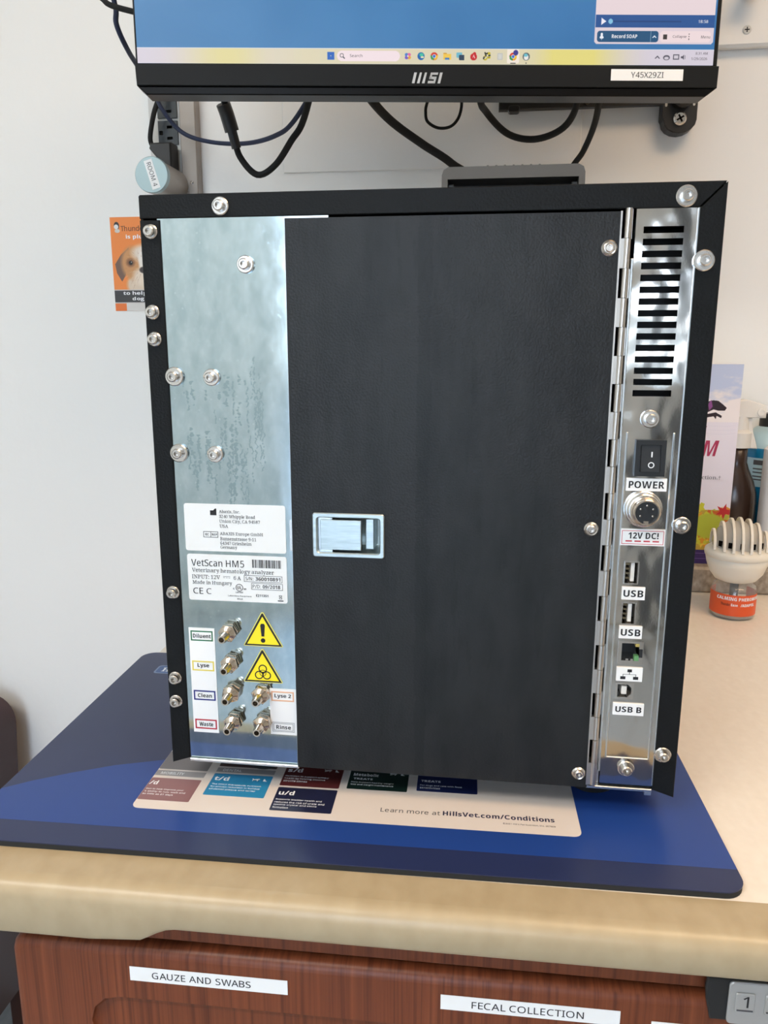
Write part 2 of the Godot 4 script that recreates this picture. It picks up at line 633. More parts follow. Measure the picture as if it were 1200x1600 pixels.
# ---------------------------------------------------------------- the room
func room() -> void:
	var lo := Vector3(-1.9, 0, WALL)
	var hi := Vector3(2.1, 2.5, 2.6)
	setting("floor", MB.new().span(Vector3(lo.x - 0.1, -0.1, lo.z - 0.1), Vector3(hi.x + 0.1, 0, hi.z + 0.1)).done(), M.floor_vinyl)
	setting("ceiling", MB.new().span(Vector3(lo.x - 0.1, 2.5, lo.z - 0.1), Vector3(hi.x + 0.1, 2.6, hi.z + 0.1)).done(), M.ceiling_paint)
	setting("wall_back", MB.new().span(Vector3(lo.x - 0.1, 0, lo.z - 0.1), Vector3(hi.x + 0.1, 2.5, lo.z)).done(), M.wall_paint)
	setting("wall_left", MB.new().span(Vector3(lo.x - 0.1, 0, lo.z), Vector3(lo.x, 2.5, hi.z)).done(), M.room_paint)
	setting("wall_right", MB.new().span(Vector3(hi.x, 0, lo.z), Vector3(hi.x + 0.1, 2.5, hi.z)).done(), M.room_paint)
	# the wall behind the viewer, with a glazed door to the daylight
	var wf := MB.new().plate(lo.x - 0.1, 0, hi.x + 0.1, 2.5, hi.z, hi.z + 0.1, [[-0.78, 0.0, 0.14, 2.1], [0.46, 0.96, 0.80, 1.46]])
	setting("wall_front", wf.done(), M.room_paint)
	var d := setting("door_1", MB.new().at(-0.32, 1.05, hi.z + 0.05).plate(-0.46, -1.05, 0.46, 1.05, -0.025, 0.025, [[-0.40, -0.92, 0.40, 0.98]]).done(), M.white_trim)
	part(d, "pane", MB.new().at(-0.32, 1.08, hi.z + 0.05).slab(MB.rect(0.80, 1.90), -0.003, 0.003).done(), M.pane)
	part(d, "door_handle", MB.new().tube([Vector3(0.11, 1.02, hi.z + 0.02), Vector3(0.11, 1.02, hi.z - 0.03), Vector3(0.02, 1.02, hi.z - 0.035)], 0.009).done(), M.bright_steel)
	var frosted := mat("frosted_glass", Color(0.92, 0.94, 0.94, 0.36), 0.5)
	frosted.transparency = BaseMaterial3D.TRANSPARENCY_ALPHA
	var w := setting("added_window_1", MB.new().at(0.63, 1.21, hi.z + 0.05).plate(-0.17, -0.25, 0.17, 0.25, -0.03, 0.03, [[-0.15, -0.23, 0.15, 0.23]]).done(), M.white_trim)  # unseen window, added to brighten the reflection in the polished strip
	part(w, "pane", MB.new().at(0.63, 1.21, hi.z + 0.05).slab(MB.rect(0.30, 0.46), -0.003, 0.003).done(), frosted)
	setting("pavement", MB.new().span(Vector3(-12, -0.12, hi.z + 0.1), Vector3(12, -0.02, 20)).done(), M.pavement)
	# unseen dark cupboard, added to darken the reflection in the polished strip
	mat("slate_laminate", c8(74, 76, 78), 0.5)
	var cb := thing("added_cupboard", "added tall dark grey cupboard behind the viewer, darkening the mirrored strip", "cupboard", Vector3(1.05, 0, 2.37))
	part(cb, "body", MB.new().span(Vector3(-0.35, 0, -0.20), Vector3(0.35, 2.0, 0.22), 0.004).done(), M.slate_laminate)
	for sd in [-1, 1]:
		var cd := part(cb, "door", MB.new().span(Vector3(sd * 0.175 - 0.17, 0.06, -0.222), Vector3(sd * 0.175 + 0.17, 1.96, -0.202), 0.003).done(), M.slate_laminate)
		part(cd, "handle", MB.new().tube([Vector3(sd * 0.03, 0.95, -0.222), Vector3(sd * 0.03, 0.95, -0.245), Vector3(sd * 0.03, 1.10, -0.245), Vector3(sd * 0.03, 1.10, -0.222)], 0.006, 8, 4).done(), M.bright_steel)
	setting("baseboard_back", MB.new().span(Vector3(lo.x, 0, lo.z), Vector3(-0.30, 0.09, lo.z + 0.012), 0.003).done(), M.white_trim)


# ---------------------------------------------------------------- counter and cabinet
const SKEW := 0.0157       # the counter runs at a slight angle to the analyser

func counter() -> void:
	var R := Vector3(0, 0, 0.0672)       # middle of the front edge of the laminate, below the analyser
	# worktop: white laminate with a beige moulded edging along its front
	var t := thing("worktop", "white laminate worktop with a beige moulded front edge", "worktop", R + Vector3(0, TOP, 0), SKEW)
	part(t, "laminate", MB.new().span(Vector3(-0.262, -0.022, -0.655), Vector3(1.9, 0, 0.0)).done(), M.counter_laminate)
	# edging profile: a short flat, a rounded nose, a flat face; the lower edge drops at its left end
	var e := MB.new()
	var xs := []
	var x := -0.262
	while x < 1.9:
		xs.append(x)
		x += 0.005 if x > -0.17 and x < -0.10 else (0.03 if x < 0.3 else 0.2)
	xs.append(1.9)
	var prof := func(px: float) -> Array:
		var drop := -0.0228 - 0.0105 * (1.0 - smoothstep(-0.150, -0.122, px))
		var o := [Vector2(0.0, -0.02), Vector2(0.0, 0.0), Vector2(0.0205, -0.0001)]
		for k in 9:
			var a := PI / 2 * (1.0 - k / 8.0)
			o.append(Vector2(0.0215 + cos(a) * 0.0090, -0.0092 + sin(a) * 0.0090))
		o.append(Vector2(0.0306, drop + 0.003))
		o.append(Vector2(0.0285, drop))
		o.append(Vector2(0.0150, drop))
		o.append(Vector2(0.0150, -0.02))
		return o
	for i in xs.size() - 1:
		var pa: Array = prof.call(xs[i])
		var pb: Array = prof.call(xs[i + 1])
		for k in pa.size():
			var q := (k + 1) % pa.size()
			e.sg = 2 if k >= 2 and k < 13 else -1
			e.quad(Vector3(xs[i], pa[q].y, pa[q].x), Vector3(xs[i + 1], pb[q].y, pb[q].x), Vector3(xs[i + 1], pb[k].y, pb[k].x), Vector3(xs[i], pa[k].y, pa[k].x))
	e.sg = -1
	for end in [[xs[0], false], [1.9, true]]:
		var pe: Array = prof.call(end[0])
		for k in range(1, pe.size() - 1):
			var a3 := Vector3(end[0], pe[0].y, pe[0].x)
			var b3 := Vector3(end[0], pe[k].y, pe[k].x)
			var c3 := Vector3(end[0], pe[k + 1].y, pe[k + 1].x)
			if end[1]:
				e.tri(a3, c3, b3)
			else:
				e.tri(a3, b3, c3)
	part(t, "edging", e.done(), M.counter_edging, "beige rounded front edging")

	# cabinet under the worktop
	var c := thing("drawer_cabinet", "cherry wood drawer cabinet under the worktop", "cabinet", Vector3(0, 0, 0.0716), SKEW)
	part(c, "carcass", MB.new().span(Vector3(-0.231, 0.09, -0.62), Vector3(1.9, TOP - 0.0225, -0.0085), 0.002).done(), M.cherry_wood)
	part(c, "top_rail", MB.new().span(Vector3(-0.231, 0.7742, -0.0085), Vector3(1.9, TOP - 0.0235, 0.0080), 0.001).done(), M.cherry_wood)
	part(c, "plinth", MB.new().span(Vector3(-0.21, 0, -0.60), Vector3(1.9, 0.09, -0.07)).done(), M.cherry_wood)
	var rows := [[0.605, 0.7722], [0.36, 0.597], [0.11, 0.352]]
	for row in rows:
		part(c, "drawer", drawer_front(-0.2275, 0.62, row[0], row[1]), M.cherry_wood)
	# paper-tape labels stuck on the top drawer
	var lb := [["GAUZE AND SWABS", -0.1085, 0.7555, 0.0925, 0.0093, 0.058, -0.004, "white tape label reading GAUZE AND SWABS on the drawer"],
		["FECAL COLLECTION", 0.0715, 0.7560, 0.0960, 0.0093, 0.060, -0.001, "white tape label reading FECAL COLLECTION on the drawer"]]
	for l in lb:
		var n := thing("drawer_label", l[7], "label", Vector3(l[1] + sin(SKEW) * 0.0135, l[2], 0.0716 + 0.01375 - l[1] * SKEW), SKEW, "tape labels on the top drawer")
		part(n, "tape", MB.new().slab(MB.rect(l[3], l[4]), 0, 0.0002).done(), M.sticker_white)
		letters(n, l[0], Vector3(l[6], -0.0002, 0.0003), l[5], 0.0042, M.ink, "sans")
	var n3 := single("drawer_label", MB.new().slab(MB.rect(0.09, 0.0093), 0, 0.0002).done(), M.sticker_white, "blank end of a white tape label at the lower edge of the photo", "label", Vector3(0.181, 0.7515, 0.0716 + 0.01375 - 0.181 * SKEW), SKEW, "tape labels on the top drawer")
	n3.name = "drawer_label_002"

	# push-button lock on the rail to the right
	var k := thing("keypad_lock", "black push button lock with a silver plate numbered 1 and 2", "lock", Vector3(0.197, 0.7770, 0.0716 + 0.0137 - 0.197 * SKEW), SKEW)
	var body := PackedVector2Array([Vector2(-0.0355, 0.0125), Vector2(-0.0362, 0.006), Vector2(-0.0352, -0.002), Vector2(-0.0325, -0.0135), Vector2(0.06, -0.0135), Vector2(0.06, 0.0125)])
	part(k, "housing", MB.new().slab(body, 0, 0.0030, 0.0008).done(), M.black_plastic)
	mat("lock_plate", c8(186, 186, 184), 0.4, 0.6)
	part(k, "number_plate", MB.new().at(0.0165, -0.0008, 0).slab(MB.rect(0.083, 0.0255, 0.0025), 0.0028, 0.0048, 0.0006).done(), M.lock_plate, "silver number plate")
	for q in 4:
		var bt := part(k, "push_button", MB.new().at(-0.0170 + q * 0.0145, 0.0005, 0).slab(MB.rect(0.0096, 0.0118, 0.0008, 2), 0.0047, 0.0058, 0.0004).done(), M.lock_plate)
		letters(bt, str(q + 1), Vector3(-0.0168 + q * 0.0145, 0.0016, 0.0059), 0.0028 if q == 0 else 0.0044, 0.0066, M.ink, "sans")
		part(bt, "underline", MB.new().at(-0.0170 + q * 0.0145, -0.0036, 0).slab(MB.rect(0.0080, 0.0008), 0.0058, 0.0060).done(), M.soft_ink)


func drawer_front(x0: float, x1: float, y0: float, y1: float) -> ArrayMesh:
	# a moulded front 18 mm thick with rounded edges and a long scooped finger pull
	var m := MB.new()
	var w := x1 - x0
	var h := y1 - y0
	var cx := (x0 + x1) / 2
	var cy := (y0 + y1) / 2
	m.at(cx, cy, 0)
	var outer := MB.rect(w, h, 0.009, 3)
	var rings := [[MB.inset(outer, 0.0), -0.004], [outer, 0.0075]]
	for k in range(1, 6):
		var a := k * PI / 10
		rings.append([MB.inset(outer, 0.006 * (1.0 - cos(a))), 0.0075 + 0.006 * sin(a)])
	var front: float = rings[-1][1]
	# scoop: the same number of points as the outer ring so that the two can be bridged
	var scoop := MB.rect(w - 0.094, 0.036, 0.0175, 3)
	for i in scoop.size():
		scoop[i] += Vector2(0, h / 2 - 0.052)
	rings.append([scoop, front])
	for k in range(1, 6):
		var a := k * PI / 10
		var d := 0.007 * (1.0 - cos(a))
		var inner := MB.rect(w - 0.094 - 2 * d, 0.036 - 2 * d, 0.0175 - d, 3)
		for i in inner.size():
			inner[i] += Vector2(0, h / 2 - 0.052)
		rings.append([inner, front - 0.0045 * sin(a)])
	var n := outer.size()
	for k in rings.size() - 1:
		m.sg = 30 if k < 6 else (31 if k == 6 else 32)
		var lo: PackedVector2Array = rings[k][0]
		var hi: PackedVector2Array = rings[k + 1][0]
		for i in n:
			var j := (i + 1) % n
			m.quad(Vector3(lo[i].x, lo[i].y, rings[k][1]), Vector3(lo[j].x, lo[j].y, rings[k][1]), Vector3(hi[j].x, hi[j].y, rings[k + 1][1]), Vector3(hi[i].x, hi[i].y, rings[k + 1][1]))
	m.sg = -1
	var last: PackedVector2Array = rings[-1][0]
	for i in range(1, n - 1):
		m.tri(Vector3(last[0].x, last[0].y, rings[-1][1]), Vector3(last[i].x, last[i].y, rings[-1][1]), Vector3(last[i + 1].x, last[i + 1].y, rings[-1][1]))
	m.cap(rings[0][0], rings[0][1], false)
	return m.done()


# ---------------------------------------------------------------- the analyser
# parts are laid out in its own frame: x to the right, y up from the lower edge of the case, z towards the viewer
func analyser() -> void:
	var A := thing("blood_analyser", "black boxed blood analyser seen from its connector side on the blue mat", "analyser", Vector3(0, BASE, 0))
	# sheet-metal case: top, sides, bottom and far side are 1.5 mm sheets
	var cs := MB.new()
	cs.span(Vector3(-0.1596, 0.3524, -0.262), Vector3(0.1596, 0.3539, -0.0006), 0.0004)
	cs.span(Vector3(-0.1596, 0.004, -0.262), Vector3(-0.1581, 0.3524, -0.0006))
	cs.span(Vector3(0.1581, 0.004, -0.262), Vector3(0.1596, 0.3524, -0.0006))
	cs.span(Vector3(-0.1581, 0.004, -0.262), Vector3(0.1581, 0.0055, -0.002))
	cs.span(Vector3(-0.1581, 0.0055, -0.262), Vector3(0.1581, 0.3524, -0.2605))
	part(A, "case", cs.done(), M.black_powder_coat)
	# bent flanges round the face, mitred at the upper right corner
	part(A, "top_flange", MB.new().slab(PackedVector2Array([Vector2(-0.16, 0.3412), Vector2(0.1468, 0.3412), Vector2(0.1598, 0.3540), Vector2(-0.1592, 0.3540), Vector2(-0.16, 0.3532)]), -0.0026, 0.0, 0.0004).done(), M.black_powder_coat)
	part(A, "side_flange", MB.new().slab(PackedVector2Array([Vector2(-0.16, 0.0), Vector2(-0.1478, 0.0042), Vector2(-0.1482, 0.3403), Vector2(-0.16, 0.3403)]), -0.0026, 0.0, 0.0004).done(), M.black_powder_coat)
	part(A, "side_flange", MB.new().slab(PackedVector2Array([Vector2(0.1470, 0.0042), Vector2(0.16, 0.0), Vector2(0.1603, 0.3536), Vector2(0.1473, 0.3406)]), -0.0026, 0.0, 0.0004).done(), M.black_powder_coat)

	# left sheet of aluminium, running on a little behind the door
	var pl := MB.new()
	pl.span(Vector3(-0.1500, 0.0045, -0.0022), Vector3(-0.0505, 0.3414, -0.00105))
	var lp := part(A, "connection_panel", pl.done(), M.aluminium_edge)
	var fc := MB.new()
	fc.face_uv(Vector3(-0.1500, 0.0045, -0.00095), Vector3(-0.0755, 0.0045, -0.00095), Vector3(-0.0755, 0.3412, -0.00095), Vector3(-0.1500, 0.3412, -0.00095))
	part(lp, "stained_face", fc.done(), M.sheet_aluminium, "pale aluminium with dried drips")
	part(lp, "bottom_lip", MB.new().span(Vector3(-0.1475, 0.0022, -0.020), Vector3(-0.0742, 0.0042, 0.0010), 0.0004).done(), M.aluminium_edge)

	door(A)
	right_side(A)
	latch(A)
	stickers(A)
	fittings(A)

	# screws with washers: x, y, washer radius
	var proto: Node3D = null
	for s in [[-0.1119, 0.3470, 0.0050], [-0.1536, 0.3341, 0.0041], [-0.1553, 0.2894, 0.0042], [-0.1550, 0.2740, 0.0042], [-0.0985, 0.3155, 0.0050],
			[-0.1443, 0.2524, 0.0056], [-0.1215, 0.2521, 0.0050], [-0.1440, 0.2068, 0.0056], [-0.1213, 0.2065, 0.0050], [-0.1528, 0.1183, 0.0042], [-0.1546, 0.0605, 0.0042],
			[-0.1550, 0.0443, 0.0042], [0.1400, 0.3468, 0.0055], [0.1513, 0.3145, 0.0055], [0.1298, 0.2308, 0.0050], [0.1513, 0.1709, 0.0050], [0.1515, 0.0283, 0.0050], [0.1306, 0.0178, 0.0050]]:
		var n := group_part(A, "screw", Vector3(s[0], s[1], 0.0))
		n.rotation.z = rng.randf() * TAU
		part(n, "washer", MB.new().lathe([Vector2(0.0, -0.001), Vector2(s[2], -0.001), Vector2(s[2], 0.0007), Vector2(s[2] - 0.0005, 0.0012), Vector2(0.0, 0.0012)], 24).done(), M.bright_steel)
		part(n, "bolt_head", bolt_head(0.0031, 0.0012, 0.0046), M.bright_steel)
	for s in [[0.1021, 0.3213], [0.1014, 0.1674], [0.1024, 0.0128]]:
		var n := group_part(A, "door_screw", Vector3(s[0], s[1], 0.0012))
		part(n, "cup_washer", MB.new().lathe([Vector2(0.0, -0.001), Vector2(0.0042, -0.001), Vector2(0.0042, 0.0004), Vector2(0.0034, 0.0013), Vector2(0.0026, 0.0009), Vector2(0.0, 0.0009)], 24).done(), M.bright_steel)
		part(n, "bolt_head", bolt_head(0.0024, 0.0008, 0.0022), M.bright_steel)

	# rubber feet
	for f in [[-0.106, -0.037], [0.116, -0.037], [-0.106, -0.225], [0.116, -0.225]]:
		part(A, "rubber_foot", MB.new().at(f[0], 0, f[1], Basis(Vector3.RIGHT, -PI / 2)).lathe([Vector2(0, -0.0146), Vector2(0.0140, -0.0146), Vector2(0.0155, -0.0135), Vector2(0.0185, 0.0), Vector2(0.0185, 0.004), Vector2(0, 0.004)], 36).done(), M.black_rubber)

	# folding handle on the top
	var h := group_part(A, "carry_handle", Vector3(0.0533, 0.3537, -0.130))
	var arch := MB.new()
	arch.slab(PackedVector2Array([Vector2(-0.0482, 0), Vector2(-0.0440, 0), Vector2(-0.0440, 0.0283), Vector2(0.0440, 0.0283), Vector2(0.0440, 0), Vector2(0.0482, 0),
		Vector2(0.0480, 0.0310), Vector2(0.0468, 0.0345), Vector2(0.0435, 0.0362), Vector2(-0.0435, 0.0362), Vector2(-0.0468, 0.0345), Vector2(-0.0480, 0.0310)]), -0.016, 0.010)
	part(h, "grip", arch.done(), M.grey_plastic, "grey arched handle")
	for k in 7:
		part(h, "grip_rib", MB.new().at(-0.017 + k * 0.0058, 0.0362, 0).slab(MB.ngon(0.0010, 8), -0.014, 0.008).done(), M.grey_plastic)
	for s in [-1, 1]:
		part(h, "pivot_block", MB.new().span(Vector3(s * 0.0440, 0, -0.012), Vector3(s * 0.0400, 0.0262, 0.004), 0.0006).done(), M.grey_plastic)
	part(h, "handle_well", MB.new().span(Vector3(-0.0440, 0, -0.0165), Vector3(0.0440, 0.0283, -0.013)).done(), mat("well_gloss", c8(28, 26, 27), 0.28))


func bolt_head(r: float, z0: float, z1: float) -> ArrayMesh:
	return MB.new().lathe([Vector2(r, z0 - 0.0005), Vector2(r, z1 - 0.0006), Vector2(r - 0.0006, z1), Vector2(r * 0.5, z1), Vector2(r * 0.46, z1 - 0.0022), Vector2(0.0, z1 - 0.0022)], 18).done()


func door(A: Node3D) -> void:
	var d := part(A, "door", MB.new().plate(-0.0748, 0.0036, 0.1078, 0.3397, -0.0007, 0.0012, [[-0.0598, 0.1478, -0.0206, 0.1705]]).done(), M.door_coat)
	part(d, "door_edge", MB.new().span(Vector3(-0.0748, 0.0036, -0.010), Vector3(-0.0738, 0.3397, -0.0007)).span(Vector3(-0.0738, 0.0036, -0.010), Vector3(0.1078, 0.0046, -0.0007)).done(), M.black_powder_coat)
	# the catch plate that shows past the door's left edge
	part(d, "catch_plate", MB.new().span(Vector3(-0.0766, 0.1480, -0.0008), Vector3(-0.0746, 0.1672, 0.0002)).done(), M.bright_steel)
	# piano hinge
	var step := 0.01525
	for k in 22:
		var y1 := 0.3412 - k * step
		var y0 := y1 - step + 0.0002
		if y0 < 0.006:
			y0 = 0.0062
		var n := MB.new()
		n.at(0.1112, y0, 0.0012, Basis(Vector3.RIGHT, -PI / 2)).lathe([Vector2(0, 0), Vector2(0.0019, 0), Vector2(0.0019, y1 - y0), Vector2(0, y1 - y0)], 14)
		n.xf = Transform3D()
		if k % 2 == 1:
			n.span(Vector3(0.1078, y0, -0.0006), Vector3(0.1112, y1, 0.0022))
		else:
			n.span(Vector3(0.1112, y0, -0.0024), Vector3(0.1138, y1, -0.0010))
		part(A, "hinge_knuckle", n.done(), M.hinge_steel)
	part(A, "hinge_leaf", MB.new().span(Vector3(0.1071, 0.0055, -0.0012), Vector3(0.1080, 0.3400, 0.0014)).done(), M.hinge_steel)
	part(A, "hinge_foot", MB.new().span(Vector3(0.1071, 0.0042, -0.004), Vector3(0.1150, 0.0215, -0.0020)).done(), M.hinge_steel)


func right_side(A: Node3D) -> void:
	var holes := []
	for k in 15:
		var y := 0.3322 - k * 0.00612
		holes.append([0.1196, y - 0.0034, 0.1402, y])
	# openings of the sockets
	holes.append([0.1219, 0.1350, 0.1297, 0.1484])
	holes.append([0.1219, 0.1102, 0.1297, 0.1236])
	holes.append([0.1223, 0.0866, 0.1346, 0.0984])
	holes.append([0.1222, 0.0636, 0.1310, 0.0726])
	var p := part(A, "socket_panel", MB.new().plate(0.1155, 0.0062, 0.1490, 0.3414, -0.0022, -0.0009, holes).done(), M.polished_aluminium, "polished aluminium strip with vent slots")
	part(p, "folded_edge", MB.new().span(Vector3(0.1138, 0.0150, -0.004), Vector3(0.1152, 0.3160, 0.0008), 0.0003).done(), M.aluminium_edge)
	part(p, "bottom_lip", MB.new().span(Vector3(0.1075, 0.0030, -0.020), Vector3(0.1465, 0.0050, 0.0010), 0.0004).done(), M.aluminium_edge)
	part(p, "lip_tab", MB.new().span(Vector3(0.1425, 0.0005, -0.006), Vector3(0.1465, 0.0032, 0.0006), 0.0004).done(), M.aluminium_edge)
	# raised rim of the connector plate: two uprights and a foot
	part(p, "plate_rim", MB.new().span(Vector3(0.1178, 0.0238, -0.0012), Vector3(0.1187, 0.2232, -0.0001), 0.0003).span(Vector3(0.1431, 0.0238, -0.0012), Vector3(0.1440, 0.2232, -0.0001), 0.0003).span(Vector3(0.1187, 0.0238, -0.0012), Vector3(0.1431, 0.0247, -0.0001), 0.0003).done(), M.aluminium_edge)
	part(p, "edge_strip", MB.new().span(Vector3(0.1466, 0.0070, -0.0012), Vector3(0.1474, 0.3410, -0.0004)).done(), M.aluminium_edge)
	# what can be made out behind the slots
	part(A, "inner_frame", MB.new().span(Vector3(0.1155, 0.236, -0.060), Vector3(0.157, 0.338, -0.056)).span(Vector3(0.1165, 0.236, -0.056), Vector3(0.1180, 0.338, -0.010)).done(), M.interior_board)
	for s in [[0.1211, 0.3215], [0.1214, 0.2858], [0.1207, 0.2678], [0.1207, 0.2617], [0.1207, 0.2556], [0.1205, 0.2495]]:
		part(A, "inner_spacer", MB.new().span(Vector3(s[0] - 0.0008, s[1] - 0.0016, -0.012), Vector3(s[0] + 0.0008, s[1] + 0.0003, -0.006)).done(), M.grey_plastic)

	# rocker switch
	var sw := group_part(A, "power_switch", Vector3(0.1313, 0.2090, 0.0))
	part(sw, "bezel", MB.new().plate(-0.0082, -0.0102, 0.0082, 0.0102, -0.0009, 0.0016, [[-0.0056, -0.0075, 0.0056, 0.0075]]).done(), M.black_plastic)
	var rk := MB.new()
	rk.slab(PackedVector2Array([Vector2(-0.0073, -0.006), Vector2(0.0073, -0.006), Vector2(0.0073, 0.0005), Vector2(0.0035, 0.0012), Vector2(-0.0073, 0.0034)]), -0.0053, 0.0053, 0.0003)
	var rocker := part(sw, "rocker", rk.done(), M.black_plastic)
	rocker.basis = Basis(Vector3(0, 1, 0), Vector3(0, 0, 1), Vector3(1, 0, 0))
	var mk := part(sw, "on_mark", MB.new().slab(MB.rect(0.0007, 0.0030), 0, 0.0003).done(), M.white_ink)
	mk.position = Vector3(0.0006, 0.0022, 0.0016)
	var om := part(sw, "off_mark", MB.new().at(0.0003, -0.0036, 0.0028).lathe([Vector2(0.0012, 0), Vector2(0.0017, 0), Vector2(0.0017, 0.0003), Vector2(0.0012, 0.0003), Vector2(0.0012, 0)], 20).done(), M.white_ink)
	om.rotation.x = -0.0

	# round power socket
	var ps := group_part(A, "power_socket", Vector3(0.1296, 0.1798, -0.0009))
	part(ps, "ring_nut", MB.new().lathe([Vector2(0, 0), Vector2(0.0105, 0), Vector2(0.0105, 0.0016), Vector2(0.0098, 0.0022), Vector2(0.0094, 0.0022), Vector2(0.0094, 0.0042), Vector2(0.0086, 0.0050), Vector2(0.0070, 0.0050)], 36).done(), M.bright_steel)
	part(ps, "barrel", MB.new().lathe([Vector2(0.0082, 0.004), Vector2(0.0082, 0.0080), Vector2(0.0076, 0.0084), Vector2(0.0074, 0.0115), Vector2(0.0069, 0.0120), Vector2(0.0063, 0.0120), Vector2(0.0063, 0.0100)], 36).done(), M.nickel)
	part(ps, "insert", MB.new().lathe([Vector2(0.0063, 0.004), Vector2(0.0063, 0.0108), Vector2(0, 0.0108)], 30).done(), M.black_plastic)
	for k in 5:
		var a := PI / 2 + (k - 2) * 1.05
		part(ps, "pin", MB.new().at(cos(a) * 0.0039, sin(a) * 0.0039, 0.0106).lathe([Vector2(0.00055, 0), Vector2(0.00055, 0.0008), Vector2(0, 0.0009)], 8).done(), M.nickel)
	part(ps, "key_slot", MB.new().at(0, -0.0056, 0.0105).slab(MB.rect(0.0026, 0.0014), 0, 0.0005).done(), M.nickel)

	for y in [0.1417, 0.1169]:
		var u := group_part(A, "usb_socket", Vector3(0.1258, y, -0.0009))
		part(u, "shell", MB.new().plate(-0.0042, -0.0069, 0.0042, 0.0069, -0.012, 0.0004, [[-0.0035, -0.0062, 0.0034, 0.0062]]).done(), M.bright_steel)
		part(u, "well", MB.new().span(Vector3(-0.0042, -0.0069, -0.0130), Vector3(0.0042, 0.0069, -0.0120)).done(), M.black_plastic)
		part(u, "tongue", MB.new().span(Vector3(-0.0002, -0.0056, -0.012), Vector3(0.0020, 0.0056, -0.0012), 0.0002).done(), M.white_plastic)
		for k in 4:
			part(u, "contact", MB.new().span(Vector3(-0.0026, -0.0046 + k * 0.0028, -0.009), Vector3(-0.0006, -0.0034 + k * 0.0028, -0.0030)).done(), M.gold_contact)
	var e := group_part(A, "network_socket", Vector3(0.1286, 0.0924, -0.0009))
	part(e, "shell", MB.new().plate(-0.0074, -0.0072, 0.0072, 0.0072, -0.014, 0.0004, [[-0.0052, -0.0048, 0.0048, 0.0060]]).done(), M.bright_steel)
	part(e, "well", MB.new().span(Vector3(-0.0074, -0.0072, -0.0150), Vector3(0.0072, 0.0072, -0.0135)).done(), M.black_plastic)
	part(e, "latch_notch", MB.new().span(Vector3(0.0048, -0.0026, -0.010), Vector3(0.0068, 0.0026, 0.0006)).done(), M.black_plastic)
	mat("signal_green", c8(96, 150, 96), 0.4)
	mat("signal_amber", c8(176, 160, 90), 0.4)
	part(e, "signal_light", MB.new().span(Vector3(0.0026, 0.0040, -0.003), Vector3(0.0048, 0.0060, 0.0003)).done(), M.signal_amber)
	part(e, "signal_light", MB.new().span(Vector3(0.0022, -0.0048, -0.003), Vector3(0.0048, -0.0018, 0.0003)).done(), M.signal_green)
	for k in 2:
		part(e, "shield_spring", MB.new().span(Vector3(-0.0026 + k * 0.0028, -0.0048, -0.004), Vector3(-0.0010 + k * 0.0028, -0.0038, 0.0)).done(), M.bright_steel)
	var b := group_part(A, "usb_b_socket", Vector3(0.1266, 0.0680, -0.0009))
	part(b, "shell", MB.new().plate(-0.0054, -0.0052, 0.0054, 0.0052, -0.011, 0.0002, [[-0.0040, -0.0040, 0.0040, 0.0042]]).done(), M.bright_steel)
	part(b, "well", MB.new().span(Vector3(-0.0054, -0.0052, -0.0120), Vector3(0.0054, 0.0052, -0.0105)).done(), M.black_plastic)
	part(b, "tongue", MB.new().slab(MB.rect(0.0032, 0.0052), -0.011, -0.0008, 0.0003).done(), M.white_plastic)
	part(b, "corner_guide", MB.new().slab(PackedVector2Array([Vector2(0.0018, 0.0042), Vector2(0.0040, 0.0020), Vector2(0.0040, 0.0042)]), -0.010, 0.0).slab(PackedVector2Array([Vector2(0.0018, -0.0040), Vector2(0.0040, -0.0040), Vector2(0.0040, -0.0018)]), -0.010, 0.0).done(), M.bright_steel)

	# labels between the sockets
	for l in [["POWER", 0.1305, 0.1938, 0.0221, 0.0073, 0.0195, 0.0040], ["USB", 0.1276, 0.1294, 0.0131, 0.0076, 0.0112, 0.0041], ["USB", 0.1276, 0.1054, 0.0131, 0.0076, 0.0112, 0.0041], ["USB B", 0.1295, 0.0565, 0.0180, 0.0076, 0.0152, 0.0036]]:
		var n := part(A, "socket_label", MB.new().slab(MB.rect(l[3], l[4]), -0.001, 0.0002).done(), M.sticker_white)
		n.position = Vector3(l[1], l[2], -0.0001)
		letters(n, l[0], Vector3(0, 0, 0.0003), l[5], l[6], M.ink, "bold")
	var v := part(A, "voltage_label", MB.new().slab(MB.rect(0.0247, 0.0096), -0.001, 0.0002).done(), M.sticker_white)
	v.position = Vector3(0.1305, 0.1631, -0.0001)
	letters(v, "12V DC!", Vector3(0.0004, 0.0011, 0.0003), 0.0168, 0.0036, M.ink, "bold")
	part(v, "red_frame", ring(0.0232, 0.0080, 0.0003, 0.0002), M.red_ink)
	for k in 4:
		part(v, "red_dash", MB.new().at(-0.0076 + k * 0.0050, -0.0022, 0).slab(MB.rect(0.0036, 0.0008), 0.0002, 0.0003).done(), M.red_ink)
	var nl := part(A, "network_label", MB.new().slab(MB.rect(0.0150, 0.0086), -0.001, 0.0002).done(), M.sticker_white)
	nl.position = Vector3(0.1287, 0.0790, -0.0001)
	for q in [[0.0, 0.0024, 0.0026, 0.0018], [-0.0037, -0.0022, 0.0030, 0.0018], [0.0037, -0.0022, 0.0030, 0.0018], [0.0, 0.0008, 0.0003, 0.0016], [0.0, 0.0001, 0.0076, 0.0002], [-0.0037, -0.0006, 0.0003, 0.0016], [0.0037, -0.0006, 0.0003, 0.0016]]:
		part(nl, "network_symbol", MB.new().at(q[0], q[1], 0).slab(MB.rect(q[2], q[3]), 0.0002, 0.0003).done(), M.ink)


